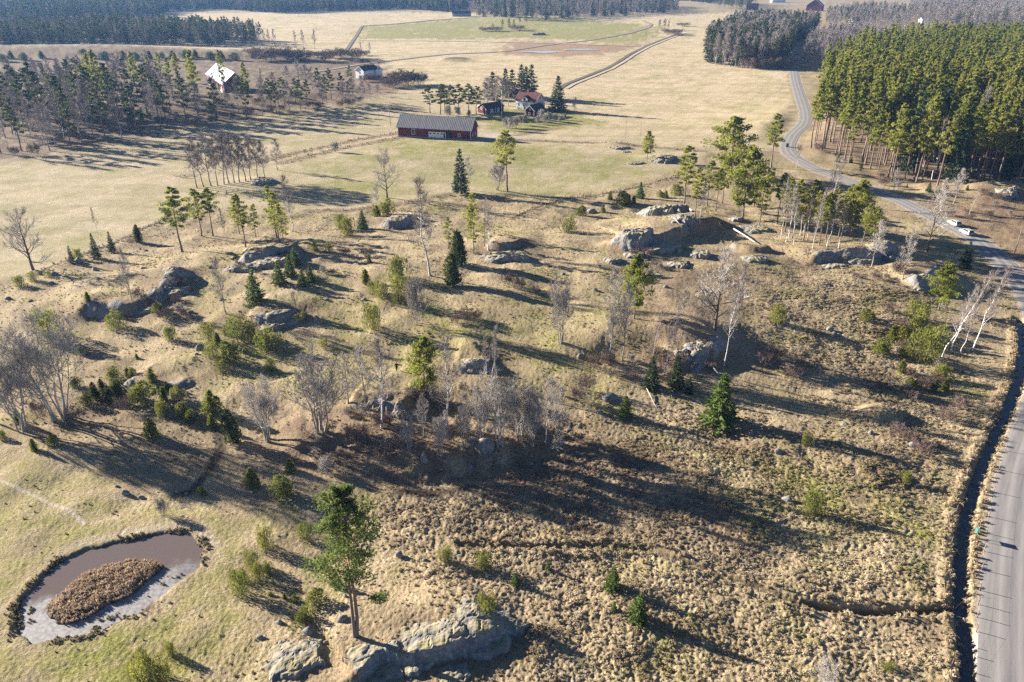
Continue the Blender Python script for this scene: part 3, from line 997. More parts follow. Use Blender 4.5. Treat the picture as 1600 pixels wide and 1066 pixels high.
def make_bare(seed, H=14.0, stems=1, spread=0.9, limbs=14, sub=7, twigs=9, first=0.25, up=0.45, rad=0.2, bark='bark_grey', twig='twig_grey', tl=0.9, tw=0.016, lf=0.42, lean=0.03, base_r=0.25, kink=0.16):
    """a leafless tree: trunk, limbs, branches, then fine twigs"""
    r = random.Random(seed)
    tr = MB(); cr = MB()

    def fine(p, d, L, n):
        for _ in range(n):
            f_ = r.uniform(0.25, 1.0)
            b = p + d * L * f_
            o = d * 0.7 + rv(r, 0.55) + Vector((0, 0, up * 0.5)); o.normalize()
            l_ = tl * r.uniform(0.5, 1.2)
            s = o.cross(rv(r)); s.normalize()
            e = b + o * l_
            cr.tri(tuple(b - s * tw), tuple(b + s * tw), tuple(e))
            if r.random() < 0.6:
                o2 = o + rv(r, 0.6); o2.normalize(); b2 = b + o * l_ * 0.45
                cr.tri(tuple(b2 - s * tw * 0.7), tuple(b2 + s * tw * 0.7), tuple(b2 + o2 * l_ * 0.7))

    for st in range(stems):
        if stems == 1:
            sp = spine(r, H * 0.93, 7, 0.012 * H, lean); r0 = rad
        else:
            az = 6.283 * st / stems + r.gauss(0, 0.4); ln = spread * r.uniform(0.15, 0.5)
            h_ = H * r.uniform(0.7, 0.97)
            b = Vector((math.cos(az), math.sin(az), 0)) * base_r * r.random()
            sp = [b + Vector((math.cos(az) * ln * H * 0.4 * (i / 5) ** 1.3 + r.gauss(0, 0.01 * H), math.sin(az) * ln * H * 0.4 * (i / 5) ** 1.3 + r.gauss(0, 0.01 * H), h_ * i / 5)) for i in range(6)]
            r0 = rad * r.uniform(0.55, 0.9)
        m_ = len(sp) - 1
        tr.tube(sp, [r0 * (1 - 0.92 * i / m_) * (1.3 if i == 0 else 1) for i in range(m_ + 1)], 6)
        nl = limbs if stems == 1 else max(4, int(limbs / stems * 1.6))
        for i in range(nl):
            t_ = first + (0.97 - first) * (i + r.random() * 0.7) / nl
            p0 = on_spine(sp, t_)
            u = (t_ - first) / (1 - first)
            L = H * lf * spread * (1 - 0.72 * u) * r.uniform(0.7, 1.15)
            az = i * 2.399 + r.gauss(0, 0.5)
            el = up + 0.4 * u + r.gauss(0, 0.15)
            d = Vector((math.cos(az) * math.cos(el), math.sin(az) * math.cos(el), math.sin(el)))
            p = p0; pts = [p0]; dirs = []
            for k_ in range(4):
                d = (d + rv(r, kink) + Vector((0, 0, 0.10 * up))).normalized()
                p = p + d * L / 4; pts.append(p); dirs.append(d)
            lr = r0 * (1 - 0.85 * t_) * 0.55 + 0.012
            (tr if lr > 0.06 else cr).tube(pts, [lr, lr * 0.75, lr * 0.5, lr * 0.3, 0.010], 4)
            for k_ in range(sub):
                f_ = 0.25 + 0.75 * (k_ + r.random()) / sub
                q_ = min(3, int(f_ * 4)); b = pts[q_].lerp(pts[q_ + 1], f_ * 4 - q_ if f_ < 1 else 1)
                o = (dirs[q_] * 0.6 + rv(r, 0.6) + Vector((0, 0, up))).normalized()
                l_ = L * r.uniform(0.22, 0.45) * (1.15 - 0.5 * f_) + 0.3
                e = b + o * l_
                rr_ = max(0.014, lr * 0.35)
                cr.tube([b, b.lerp(e, 0.5) + rv(r, 0.05 * l_), e], [rr_, rr_ * 0.7, 0.006], 3)
                fine(b, o, l_, twigs)
            fine(pts[3], dirs[3], L / 4, twigs)
        fine(sp[-2], (sp[-1] - sp[-2]).normalized(), (sp[-1] - sp[-2]).length, twigs * 2)
    return (tr.mesh("trunk", M[bark], True), cr.mesh("crown", M[twig])), H


KIT = {}
KIT['pine'] = [make_pine(100 + i, 20, (0.42, 0.36, 0.5, 0.4, 0.46)[i], (2.7, 3.0, 2.5, 2.4, 3.2)[i]) for i in range(5)]
KIT['pine_lush'] = [make_pine(120 + i, 16, 0.22, 3.9, 40, 5, 34, 0.36, 0.55) for i in range(3)]
KIT['pine_thin'] = [make_pine(130 + i, 14, 0.30, 1.7, 26, 3, 16, 0.30, 0.5, rad=0.13) for i in range(3)]
KIT['pine_wood'] = [make_pine(140 + i, 22, (0.44, 0.50, 0.38, 0.47, 0.42, 0.52)[i], (2.5, 2.1, 2.8, 2.3, 2.0, 2.9)[i], 30, 3, 22, 0.42, 0.5, conical=(i != 5), irregular=0.45) for i in range(6)]
KIT['pine_far'] = [make_pine(150 + i, 20, 0.35, 2.9, 20, 3, 15, 0.62, 0.5, leaf='pine_dark') for i in range(3)]
KIT['spruce'] = [make_spruce(200 + i, 14, 2.9, 26, 9, 0.42, 'spruce_dark') for i in range(3)]
KIT['spruce_far'] = [make_spruce(210 + i, 18, 3.0, 18, 7, 0.75, 'spruce_dark') for i in range(2)]
KIT['spruce_young'] = [make_spruce(220 + i, 4.0, (1.25, 1.1, 1.4)[i], 20, 9, 0.20, 'spruce', 0.03, 0.8) for i in range(3)]
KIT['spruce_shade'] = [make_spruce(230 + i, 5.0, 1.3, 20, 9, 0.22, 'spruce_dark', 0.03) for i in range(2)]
KIT['jun_cone'] = [make_juniper(300 + i, 2.5, (0.80, 0.95, 0.7, 0.9)[i], ('cone', 'column', 'cone', 'column')[i]) for i in range(4)]
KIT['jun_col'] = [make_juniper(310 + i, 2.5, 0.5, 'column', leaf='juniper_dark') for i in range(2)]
KIT['jun_round'] = [make_juniper(320 + i, 2.5, (1.5, 1.3, 1.7)[i], 'round', 1700) for i in range(3)]
KIT['jun_loose'] = [make_juniper(330 + i, 2.5, 1.6, 'loose', 1300) for i in range(3)]
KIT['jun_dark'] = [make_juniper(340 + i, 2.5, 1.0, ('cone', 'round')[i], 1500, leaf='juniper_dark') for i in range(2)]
KIT['birch'] = [make_bare(400 + i, 18, 1, 0.55, 24, 7, 12, 0.28, 0.75, 0.16, 'bark_birch', 'twig_birch', 0.85, 0.016, 0.36, 0.05) for i in range(4)]
KIT['birch_slim'] = [make_bare(410 + i, 15, 1, 0.40, 20, 6, 10, 0.35, 0.85, 0.11, 'bark_birch', 'twig_birch', 0.7, 0.015, 0.34, 0.06) for i in range(3)]
KIT['birch_clump'] = [make_bare(420 + i, 13, 4, 0.35, 26, 4, 7, 0.4, 0.9, 0.10, 'bark_birch', 'twig_birch', 0.7, 0.012, 0.28) for i in range(2)]
KIT['oak'] = [make_bare(430 + i, 14, 1, 1.25, 20, 10, 16, 0.16, 0.5, 0.30, 'bark_dark', 'twig_grey', 0.85, 0.019, 0.44, kink=0.22) for i in range(3)]
KIT['bare'] = [make_bare(440 + i, 12, 1, 0.8, 20, 8, 15, 0.2, 0.6, 0.16, 'bark_grey', 'twig_grey', 0.75, 0.018, 0.42) for i in range(4)]
KIT['bare_multi'] = [make_bare(450 + i, 10, 6, 1.2, 36, 7, 13, 0.25, 0.75, 0.14, 'bark_grey', 'twig_grey', 0.7, 0.018, 0.34, base_r=0.5) for i in range(3)]
KIT['shrub'] = [make_bare(460 + i, 3, 9, 1.6, 40, 4, 9, 0.15, 0.6, 0.035, 'twig_brown', 'twig_brown', 0.4, 0.018, 0.4, base_r=1.2) for i in range(3)]
KIT['shrub_grey'] = [make_bare(470 + i, 3.5, 8, 1.4, 40, 4, 10, 0.12, 0.7, 0.035, 'twig_grey', 'twig_grey', 0.4, 0.018, 0.36, base_r=0.6) for i in range(2)]
KIT['bare_far'] = [make_bare(480 + i, 16, 1, 0.66, 17, 6, 10, 0.22, 0.75, 0.16, 'bark_grey', 'twig_birch', 1.2, 0.034, 0.42) for i in range(3)]
KIT['dead'] = [make_bare(490 + i, 10, 1, 0.5, 12, 3, 2, 0.3, 0.2, 0.11, 'dead_wood', 'twig_grey', 0.5, 0.012, 0.36) for i in range(2)]
KNAME = {'pine': ('pine_tree', 'pine'), 'spruce': ('spruce_tree', 'spruce'), 'jun': ('juniper_bush', 'juniper'), 'birch': ('birch_tree', 'birch'),
         'oak': ('oak_tree', 'oak'), 'bare': ('bare_tree', 'bare tree'), 'shrub': ('bare_shrub', 'shrub'), 'dead': ('dead_tree', 'dead tree')}
_cnt = {}


def plant(kind, p, h, label, group=None, width=None, rz=None, sink=0.12, lean=0.0):
    """one tree or bush: an Empty at its foot, trunk and crown below it"""
    i = _cnt.get(kind, 0); _cnt[kind] = i + 1
    (a, b), H0 = KIT[kind][i % len(KIT[kind])]
    nm, cat = KNAME[kind.split('_')[0]]
    s = h / H0
    w = s if width is None else width
    e = empty(nm, (p[0], p[1], p[2] - sink), rnd.uniform(0, 6.283) if rz is None else rz, label, cat, group)
    e.scale = (w, w, s)
    if lean:
        e.rotation_euler = (0, lean, 0)
    link(a.name.split('.')[0], a, e); link(b.name.split('.')[0], b, e)
    return e


MARKS = [(97, 654, "by the great bare tree"), (265, 455, "under the shaded west ridge"), (430, 505, "by the long low ledge"), (150, 900, "by the pond"), (60, 425, "at the west field edge"),
         (430, 730, "below the many stemmed bare trees"), (596, 700, "below the leaning birch"), (1030, 370, "by the hilltop rocks"), (340, 150, "close to the white roofed barn"), (40, 215, "by the white stemmed birches"),
         (740, 490, "on the sunny middle slope"), (790, 440, "by the pale granite outcrop"), (1200, 570, "on the brown slope under the road hill"), (1450, 680, "by the road ditch"), (255, 630, "in the juniper cluster"),
         (160, 170, "by the puddle in the wood"), (520, 165, "left of the white house"), (200, 190, "by the dense dark spruce"), (900, 600, "above the long grey boulder"), (560, 395, "by the grey dead tree")]


def trees(kind, rows, label, group, wk=1.0):
    """rows: base pixel x, y, pixel row of the top, then optional width factor and a label of its own"""
    for row in rows:
        px, py, top = row[:3]
        wf = row[3] if len(row) > 3 else 1.0
        lb = row[4] if len(row) > 4 else label
        p = at(px, py)
        h = height_to(p, top)
        H0 = KIT[kind][0][1]
        wf *= {'jun_round': 0.72, 'jun_loose': 0.9, 'jun_cone': 1.25, 'jun_dark': 0.9, 'spruce_young': 1.15}.get(kind, 1.0)
        w = (h / H0) * wf * wk
        kw = {'lean': row[5]} if len(row) > 5 else {}
        if len(row) > 4:
            plant(kind, p, h, lb, None, w, **kw)
        else:
            gp = group
            if len(rows) > 9:                                     # say by which landmark of the place it stands
                mk = min(MARKS, key=lambda q: (q[0] - px) ** 2 + (2 * (q[1] - py)) ** 2)
                if (mk[0] - px) ** 2 + (2 * (mk[1] - py)) ** 2 < 170 ** 2 and len((lb + " " + mk[2]).split()) <= 16:
                    lb = lb + ", " + mk[2]; gp = group + " " + mk[2]
            plant(kind, p, h, lb, gp, w, **kw)

# ---------------------------------------------------------------- buildings
def wall_window(root, side, u, z, w, h, L, D, frame='white', bars=True):
    """a framed window standing proud of a wall, its panes as sub-parts"""
    def place(m, u0, u1, z0, z1, d0, d1):
        if side == 'front': m.box(u0, u1, -d1, -d0, z0, z1)
        elif side == 'back': m.box(u0, u1, D + d0, D + d1, z0, z1)
        elif side == 'right': m.box(L + d0, L + d1, u0, u1, z0, z1)
        else: m.box(-d1, -d0, u0, u1, z0, z1)
    f = 0.13
    m = MB()
    place(m, u - w / 2, u - w / 2 + f, z, z + h, 0.01, 0.09); place(m, u + w / 2 - f, u + w / 2, z, z + h, 0.01, 0.09)
    place(m, u - w / 2 + f, u + w / 2 - f, z, z + f, 0.01, 0.09); place(m, u - w / 2 + f, u + w / 2 - f, z + h - f, z + h, 0.01, 0.09)
    if bars:
        place(m, u - 0.035, u + 0.035, z + f, z + h - f, 0.01, 0.075)
    o = m.build("window", M[frame], root)
    spans = [(u - w / 2 + f, u - 0.035), (u + 0.035, u + w / 2 - f)] if bars else [(u - w / 2 + f, u + w / 2 - f)]
    for a, b in spans:
        m = MB(); place(m, a, b, z + f, z + h - f, 0.012, 0.04); m.build("pane", M['glass'], o)


def wall_box(root, name, side, u, z, w, h, L, D, mat, d=0.07):
    m = MB()
    if side == 'front': m.box(u - w / 2, u + w / 2, -d, 0.01, z, z + h)
    elif side == 'right': m.box(L - 0.01, L + d, u - w / 2, u + w / 2, z, z + h)
    elif side == 'back': m.box(u - w / 2, u + w / 2, D - 0.01, D + d, z, z + h)
    else: m.box(-d, 0.01, u - w / 2, u + w / 2, z, z + h)
    return m.build(name, M[mat] if isinstance(mat, str) else mat, root)


def roof_slopes(root, L, D, wh, rh, mat, ov=0.45, ridge='x', ribs=0, trim=True, th=0.14):
    """two roof slopes (with standing ribs if asked) and pale verge boards; the ridge runs along x or y"""
    a, b = (L, D) if ridge == 'x' else (D, L)
    sl = (rh - wh) / (b / 2)

    def pt(u, v, w):
        return (u, v, w) if ridge == 'x' else (v, u, w)
    for s in (0, 1):
        def line(v):                                             # height of the slope's underside
            return wh + sl * (v if s == 0 else b - v) + 0.05
        v0, v1 = (-ov, b / 2) if s == 0 else (b + ov, b / 2)
        m = MB()
        c = [pt(-ov, v0, line(v0)), pt(a + ov, v0, line(v0)), pt(a + ov, v1, line(v1)), pt(-ov, v1, line(v1))]
        i = len(m.v)
        m.v += c + [(p[0], p[1], p[2] + th) for p in c]; m.t += [1] * 8
        for q in ((0, 3, 2, 1), (4, 5, 6, 7), (0, 1, 5, 4), (1, 2, 6, 5), (2, 3, 7, 6), (3, 0, 4, 7)):
            m.f.append(tuple(i + k for k in q))
        for k in range(ribs):
            u = -ov + (a + 2 * ov) * (k + 0.5) / ribs
            w_ = 0.16
            c = [pt(u - w_, v0, line(v0) + th), pt(u + w_, v0, line(v0) + th), pt(u + w_, v1, line(v1) + th), pt(u - w_, v1, line(v1) + th)]
            i = len(m.v)
            m.v += c + [pt(u, v0, line(v0) + th + 0.035), pt(u, v1, line(v1) + th + 0.035)]; m.t += [1] * 6
            m.f += [(i, i + 4, i + 5, i + 3), (i + 1, i + 2, i + 5, i + 4), (i, i + 1, i + 4), (i + 2, i + 3, i + 5)]
        m.build("roof", M[mat], root)
        if trim:
            for e0, e1 in ((-ov - 0.06, -ov - 0.003), (a + ov + 0.003, a + ov + 0.06)):
                m = MB()
                c = [pt(e0, v0, line(v0) - 0.16), pt(e1, v0, line(v0) - 0.16), pt(e1, v1, line(v1) - 0.16), pt(e0, v1, line(v1) - 0.16)]
                i = len(m.v); m.v += c + [(p[0], p[1], p[2] + 0.16 + th + 0.03) for p in c]; m.t += [1] * 8
                for q in ((0, 3, 2, 1), (4, 5, 6, 7), (0, 1, 5, 4), (1, 2, 6, 5), (2, 3, 7, 6), (3, 0, 4, 7)):
                    m.f.append(tuple(i + k for k in q))
                m.build("verge_board", M['white'], root)


def shell(name, A, B, D, wh, rh, wall, label, cat, ridge='x', corners=True, base=0.35, side=None, wide=None):
    """walls with gables on a stone footing. A is the front left corner, B the front right one"""
    a = at(*A); b = at(*B)
    d = Vector((b.x - a.x, b.y - a.y)); L = d.length
    if side is not None:                                          # direction of the long side and width of the gable given instead
        q0 = Vector(flat(*side[0], wh)); q1 = Vector(flat(*side[1], wh)); sd = (q1 - q0).normalized()
        d = Vector((sd.y, -sd.x)); L = wide
        a = Vector((b.x - d.x * L, b.y - d.y * L, b.z))
    z = max(a.z, b.z)
    root = empty(name, (a.x, a.y, z), math.atan2(d.y, d.x), label, cat)
    m = MB()
    m.box(0.02, L - 0.02, 0.02, D - 0.02, -1.5, base)
    m.build("footing", M['stone_base'], root)
    m = MB()
    if ridge == 'x':
        m.prism([(0, base), (D, base), (D, wh), (D / 2, rh), (0, wh)], 'x', 0, L)
    else:
        m.prism([(0, base), (L, base), (L, wh), (L / 2, rh), (0, wh)], 'y', 0, D)
    m.build("wall", M[wall], root)
    if corners:
        for x, y in ((0, 0), (L, 0), (L, D), (0, D)):
            m = MB(); m.box(x - 0.13 if x else -0.04, x + 0.04 if x else 0.13, y - 0.13 if y else -0.04, y + 0.04 if y else 0.13, base, wh - 0.05)
            m.build("corner_board", M['white'], root)
    return root, L


t = NT("barn_boards")                                             # red upright boards, uneven fading
mp = t.n("ShaderNodeMapping", i_Vector=t.obj); mp.inputs["Scale"].default_value = (3.2, 3.2, 0.12)
nn = t.noise(mp.outputs[0], 1.6, 3)
c = t.mix(t.ramp(nn, 0.3, 0.75), (0.120, 0.016, 0.018), (0.205, 0.030, 0.028))
M['barn'] = t.finish(c, 0.85, nn, 0.5, 0.05, spec=0.2)
t = NT("sheet_roof_grey")
mp = t.n("ShaderNodeMapping", i_Vector=t.obj); mp.inputs["Scale"].default_value = (0.8, 0.25, 0.25)
nn = t.noise(mp.outputs[0], 1.3, 4, 0.65)
c = t.mix(t.ramp(nn, 0.3, 0.7), (0.17, 0.165, 0.165), (0.26, 0.25, 0.248))
M['roof_grey'] = t.finish(c, 0.75, spec=0.3)
t = NT("sheet_roof_bright")
nn = t.noise(t.obj, 0.5, 3)
M['roof_bright'] = t.finish(t.mix(nn, (0.62, 0.64, 0.66), (0.82, 0.83, 0.84)), 0.35, metal=0.25, spec=0.5)
M['roof_tile'] = m_plain("tile_roof", (0.085, 0.022, 0.021), 0.8, 0.25, 2.0)
M['roof_orange'] = m_plain("orange_tile_roof", (0.45, 0.14, 0.06), 0.8, 0.2, 2.0)
M['green_copper'] = m_plain("green_porch_roof", (0.16, 0.30, 0.27), 0.6, 0.15)
M['plaster'] = m_plain("white_plaster", (0.80, 0.80, 0.78), 0.8, 0.05, 0.8)
M['blue_door'] = m_plain("pale_blue_door", (0.45, 0.55, 0.72), 0.6, 0.08)
M['brick'] = m_plain("chimney_brick", (0.33, 0.12, 0.08), 0.9, 0.3, 5)

# long barn
D = 9.0; wh, rh = 4.1, 8.2
barn, L = shell("red_barn", (622.3, 213.8), (735.5, 219.6), D, wh, rh, 'barn', "long dark red barn with grey sheet roof and white garage doors", "barn")
roof_slopes(barn, L, D, wh, rh, 'roof_grey', 0.5, 'x', 44)
wall_window(barn, 'front', L * 0.215, 1.1, 1.5, 2.2, L, D, bars=False)
o = wall_box(barn, "garage_door", 'front', L * 0.545, 0.36, L * 0.235, 2.25, L, D, 'white', 0.10)
for k in range(4):
    m = MB(); u = L * (0.455 + 0.052 * k); m.box(u - 0.5, u + 0.5, -0.13, -0.09, 1.75, 2.2); m.build("pane", M['glass'], o)
m = MB(); m.box(L * 0.645 - 0.4, L * 0.645 + 0.3, -0.13, -0.09, 0.5, 2.3); m.build("door", M['dark'], o)
wall_box(barn, "barn_door", 'front', L * 0.715, 0.36, 2.5, 2.75, L, D, 'dark', 0.05)
wall_window(barn, 'front', L * 0.845, 1.1, 1.2, 1.35, L, D)
wall_box(barn, "door", 'front', L * 0.945, 0.36, 1.5, 2.2, L, D, 'falu_dark', 0.05)
wall_window(barn, 'right', D * 0.30, 1.0, 1.15, 1.3, L, D)
wall_window(barn, 'right', D * 0.68, 1.0, 1.15, 1.3, L, D)

# garden shed with a black roof: gable to the left, long side to the right
p0, p1 = (745.8, 177), (759.4, 179.7)
shed, L = shell("red_shed", p0, p1, 11.5, 3.0, 4.7, 'falu', "small red shed with black roof and pale blue double doors", "shed", 'y')
D = 11.5
roof_slopes(shed, L, D, 3.0, 4.7, 'black_roof', 0.35, 'y')
wall_window(shed, 'front', L * 0.5, 2.2, 1.1, 1.2, L, D)
for u in (4.0, 8.0):
    wall_box(shed, "door", 'right', u, 0.36, 1.5, 2.0, L, D, 'blue_door')
for u in (2.9, 6.2):
    wall_box(shed, "door_post", 'right', u, 0.36, 0.22, 2.5, L, D, 'white', 0.05)

# farmhouse: white, red tiles, dormer; the dark red wing is a house of its own
D = 9.0; wh, rh = 4.4, 8.0
fh, L = shell("white_farmhouse", (805.8, 170.3), (836, 174), D, wh, rh, 'plaster', "white farmhouse with red tiled roof and a front dormer", "house", corners=False)
roof_slopes(fh, L, D, wh, rh, 'roof_tile', 0.45)
m = MB(); m.prism([(L * 0.32, wh - 0.2), (L * 0.62, wh - 0.2), (L * 0.62, wh + 1.2), (L * 0.47, wh + 2.3), (L * 0.32, wh + 1.2)], 'y', -0.25, 3.2)
dm = m.build("dormer", M['plaster'], fh)
m = MB()
for sgn in (-1, 1):
    xe = L * 0.47 + sgn * (L * 0.15 + 0.35)
    m.quad((xe, -0.5, wh + 1.0), (L * 0.47, -0.5, wh + 2.42), (L * 0.47, 3.3, wh + 2.42), (xe, 3.3, wh + 1.0))
m.build("dormer_roof", M['roof_tile'], dm)
m = MB(); m.box(L * 0.42, L * 0.52, -0.32, -0.24, wh + 0.3, wh + 1.35); m.build("dormer_window", M['glass'], dm)
for u in (0.15, 0.40, 0.55, 0.82):
    wall_window(fh, 'front', L * u, 1.6, 1.1, 1.6, L, D)
m = MB(); m.box(L * 0.36, L * 0.60, -1.6, -0.1, 3.2, 3.35); m.build("porch_roof", M['green_copper'], fh)
for u in (0.37, 0.575):
    m = MB(); m.box(L * u, L * u + 0.18, -1.5, -1.35, 0.3, 3.2); m.build("porch_post", M["white"], fh)
wall_box(fh, "door", 'front', L * 0.475, 0.36, 1.0, 2.1, L, D, 'dark', 0.05)
wall_window(fh, 'right', D * 0.5, 5.0, 1.1, 1.4, L, D)
wall_window(fh, 'right', D * 0.25, 1.6, 1.1, 1.5, L, D); wall_window(fh, 'right', D * 0.75, 1.6, 1.1, 1.5, L, D)
m = MB(); m.box(L * 0.35, L * 0.42, D / 2 - 0.35, D / 2 + 0.35, rh - 0.4, rh + 1.1); m.build("chimney", M['brick'], fh)

an, L = shell("red_cottage", (820.8, 182.5), (834.4, 184), 10.0, 3.2, 5.3, 'falu_dark', "dark red cottage with black roof in front of the white farmhouse", "cottage", 'y')
D = 10.0
roof_slopes(an, L, D, 3.2, 5.3, 'black_roof', 0.35, 'y')
wall_window(an, 'front', L * 0.5, 0.9, 1.1, 1.3, L, D); wall_window(an, 'front', L * 0.5, 3.2, 0.9, 1.0, L, D)
wall_window(an, 'right', 3.0, 1.0, 1.0, 1.3, L, D); wall_window(an, 'right', 6.5, 1.0, 1.0, 1.3, L, D)
m = MB(); m.box(L / 2 - 0.35, L / 2 + 0.35, 6.2, 6.9, 4.9, 6.4); m.build("chimney", M['brick'], an)

# white house among the trees
wd, L = shell("white_house", (561, 125), (569, 124.5), 13.0, 5.2, 7.6, 'plaster', "white house with black roof and brick chimney beside the garden hedge", "house", 'y', corners=False, side=((568.9, 111.8), (591.4, 108.4)), wide=7.0)
D = 13.0
roof_slopes(wd, L, D, 5.2, 7.6, 'black_roof', 0.4, 'y')
wall_window(wd, 'front', L * 0.5, 3.2, 1.0, 1.4, L, D); wall_window(wd, 'front', L * 0.5, 0.8, 1.2, 1.6, L, D)
for u in (2.5, 6, 9.5):
    wall_window(wd, 'right', u, 1.2, 1.2, 1.4, L, D)
m = MB(); m.box(L / 2 - 0.4, L / 2 + 0.4, 4.5, 5.3, 7.2, 8.9); m.build("chimney", M['brick'], wd)
m = MB(); m.prism([(10.0, 0.2), (16.0, 0.2), (16.0, 4.8), (13.0, 7.0), (10.0, 4.8)], 'x', 0.5, L + 1.2); wg = m.build("wing", M['plaster'], wd)
m = MB()
for sgn in (-1, 1):
    m.quad((0.2, 13 + sgn * 3.5, 4.55), (0.2, 13, 7.15), (L + 1.6, 13, 7.15), (L + 1.6, 13 + sgn * 3.5, 4.55))
m.build("wing_roof", M['roof_tile'], wg)
m = MB(); m.box(L + 1.2, L + 1.26, 12.4, 13.6, 4.6, 6.0); m.build("wing_window", M['glass'], wg)

# barn with a bright sheet roof in the pines
D = 13.0; wh, rh = 4.6, 9.8
be, L = shell("red_barn", (326.6, 139), (351, 146), D, wh, rh, 'falu', "red barn with bright white sheet roof among tall pines", "barn")
roof_slopes(be, L, D, wh, rh, 'roof_bright', 0.6, 'x', 18)
wall_box(be, "door", 'front', L * 0.86, 0.36, 1.4, 2.2, L, D, 'white')
wall_box(be, "barn_door", 'right', D * 0.34, 0.36, 3.0, 3.0, L, D, 'dark', 0.05)
wall_window(be, 'right', D * 0.5, 7.0, 1.6, 1.3, L, D); wall_window(be, 'front', L * 0.3, 1.4, 1.3, 1.2, L, D)

# houses at the far edge of the fields
def far_house(A, wid, D, wh, rh, wall, roof, label, cat, ridge='x', rz=-0.15, nwin=3):
    a = at(*A)
    root = empty(label_name(cat, wall), (a.x, a.y, a.z), rz, label, cat)
    m = MB()
    if ridge == 'x': m.prism([(0, -1), (D, -1), (D, wh), (D / 2, rh), (0, wh)], 'x', 0, wid)
    else: m.prism([(0, -1), (wid, -1), (wid, wh), (wid / 2, rh), (0, wh)], 'y', 0, D)
    m.build("wall", M[wall], root)
    roof_slopes(root, wid, D, wh, rh, roof, 0.5, ridge)
    for k in range(nwin):
        wall_window(root, 'front', wid * (k + 0.5) / nwin, 1.2, 1.3, 1.5, wid, D)
    return root


def label_name(cat, wall):
    return {'falu': 'red_', 'falu_dark': 'dark_red_', 'plaster': 'white_'}.get(wall, '') + cat


far_house((1259, 17), 24, 16, 8, 17, 'falu', 'black_roof', "tall red barn with dark roof beyond the far birch grove", "barn", 'y', -0.5, 2)
far_house((1331, 39), 15, 9, 4, 8, 'plaster', 'roof_orange', "white house with orange tiled roof by the far bare wood", "house", 'x', 0.1)
far_house((1378, 31), 13, 9, 4.5, 8, 'plaster', 'black_roof', "pale house with dark gabled roof beside the orange roofed house", "house", 'y', -0.4, 2)
far_house((1440, 36), 14, 8, 4, 7, 'plaster', 'roof_bright', "low white house with bright roof before the far bare wood", "house", 'x', 0.1)
far_house((1166, 16), 18, 10, 6, 10, 'falu', 'roof_tile', "far red farm building with red tiled roof past the fields", "farm building", 'x', -0.3)
far_house((1206, 4), 26, 12, 7, 12, 'plaster', 'roof_orange', "far white house with red roof on the horizon field", "house", 'x', 0.0)
far_house((707, 26), 26, 9, 4, 7, 'stone_base', 'black_roof', "low grey house at the edge of the distant forest", "house", 'x', 0.05)

# ---------------------------------------------------------------- rocks
def granite(name, s1, s2, s3, turf):
    t = NT(name)                                                 # grey rock, pale lichen, moss where it faces up
    P = t.obj
    n1 = t.noise(P, s1, 5, 0.65); n2 = t.noise(P, s2, 5, 0.7); n3 = t.noise(P, s3, 3)
    c = t.mix(t.ramp(n1, 0.35, 0.65), (0.13, 0.127, 0.125), (0.27, 0.26, 0.245))
    c = t.mix(t.math('MULTIPLY', t.ramp(n2, 0.52, 0.68), 0.75), c, (0.44, 0.42, 0.385))
    c = t.mix(t.math('MULTIPLY', t.ramp(n2, 0.46, 0.30), 0.7), c, (0.10, 0.10, 0.10))
    up_ = t.n("ShaderNodeSeparateXYZ", i_0=t.n("ShaderNodeNewGeometry").outputs["Normal"]).outputs[2]
    ms = t.math('MULTIPLY', t.ramp(up_, 0.55, 0.9), t.ramp(n3, 0.50, 0.62))
    c = t.mix(t.math('MULTIPLY', ms, 0.8), c, t.mix(n2, (0.14, 0.14, 0.035), (0.30, 0.25, 0.11)))
    if turf:
        tf = t.math('MULTIPLY', t.ramp(up_, 0.70, 0.90), t.ramp(t.noise(P, 0.7, 4, 0.65), 0.38, 0.52))
        c = t.mix(t.math('MULTIPLY', tf, 0.6), c, t.mix(n2, (0.22, 0.19, 0.10), (0.38, 0.32, 0.20)))
    return t.finish(c, 0.92, t.math('ADD', n1, t.math('MULTIPLY', n2, 0.6)), 0.9, 0.14, spec=0.2)


M['rock'] = granite("granite", 1.3, 5.0, 0.6, False)


def make_rock(seed, sub=4, planes=14, flatz=0.6, noise=0.08, soft=9.0):
    """a rock cut by random planes, so that it has facets and worn edges"""
    r = np.random.default_rng(seed)
    bm = bmesh.new(); bmesh.ops.create_icosphere(bm, subdivisions=sub, radius=1.0)
    V = np.array([v.co[:] for v in bm.verts])
    N = r.normal(size=(planes, 3)); N[:, 2] = N[:, 2] * 0.7 + 0.15; N /= np.linalg.norm(N, axis=1)[:, None]
    dist = r.uniform(0.72, 1.05, planes)
    q = np.clip(V @ N.T, 1e-3, None) / dist[None, :]
    rad = 1.0 / ((q ** soft).sum(1) ** (1 / soft) + 0.25)
    rad = rad * (1 + noise * (fbm(V[:, 0] * 2.2 + 3 * V[:, 2], V[:, 1] * 2.2 - 2 * V[:, 2] + seed, seed, 4)))
    crack = np.abs(gnoise(V[:, 0] * 1.4 + V[:, 2] * 0.8 + seed, V[:, 1] * 1.4 + V[:, 2], seed + 5))
    rad = rad * (1 - 0.10 * np.exp(-(crack / 0.035) ** 2))
    V = V * rad[:, None] * np.array([1, 1, flatz])
    for v, co in zip(bm.verts, V):
        v.co = co
    me = bpy.data.meshes.new("rock"); bm.to_mesh(me); bm.free()
    me.polygons.foreach_set("use_smooth", np.ones(len(me.polygons), bool))
    me.materials.append(M['rock']); me.update()
    return me


BOULD = [make_rock(500 + i, 3, 12, 0.75, 0.10) for i in range(6)]

M['bedrock'] = granite("bedrock", 0.45, 2.0, 0.30, True)
LEE = (0.80, -0.60)                                               # the steep side of the outcrops faces this way


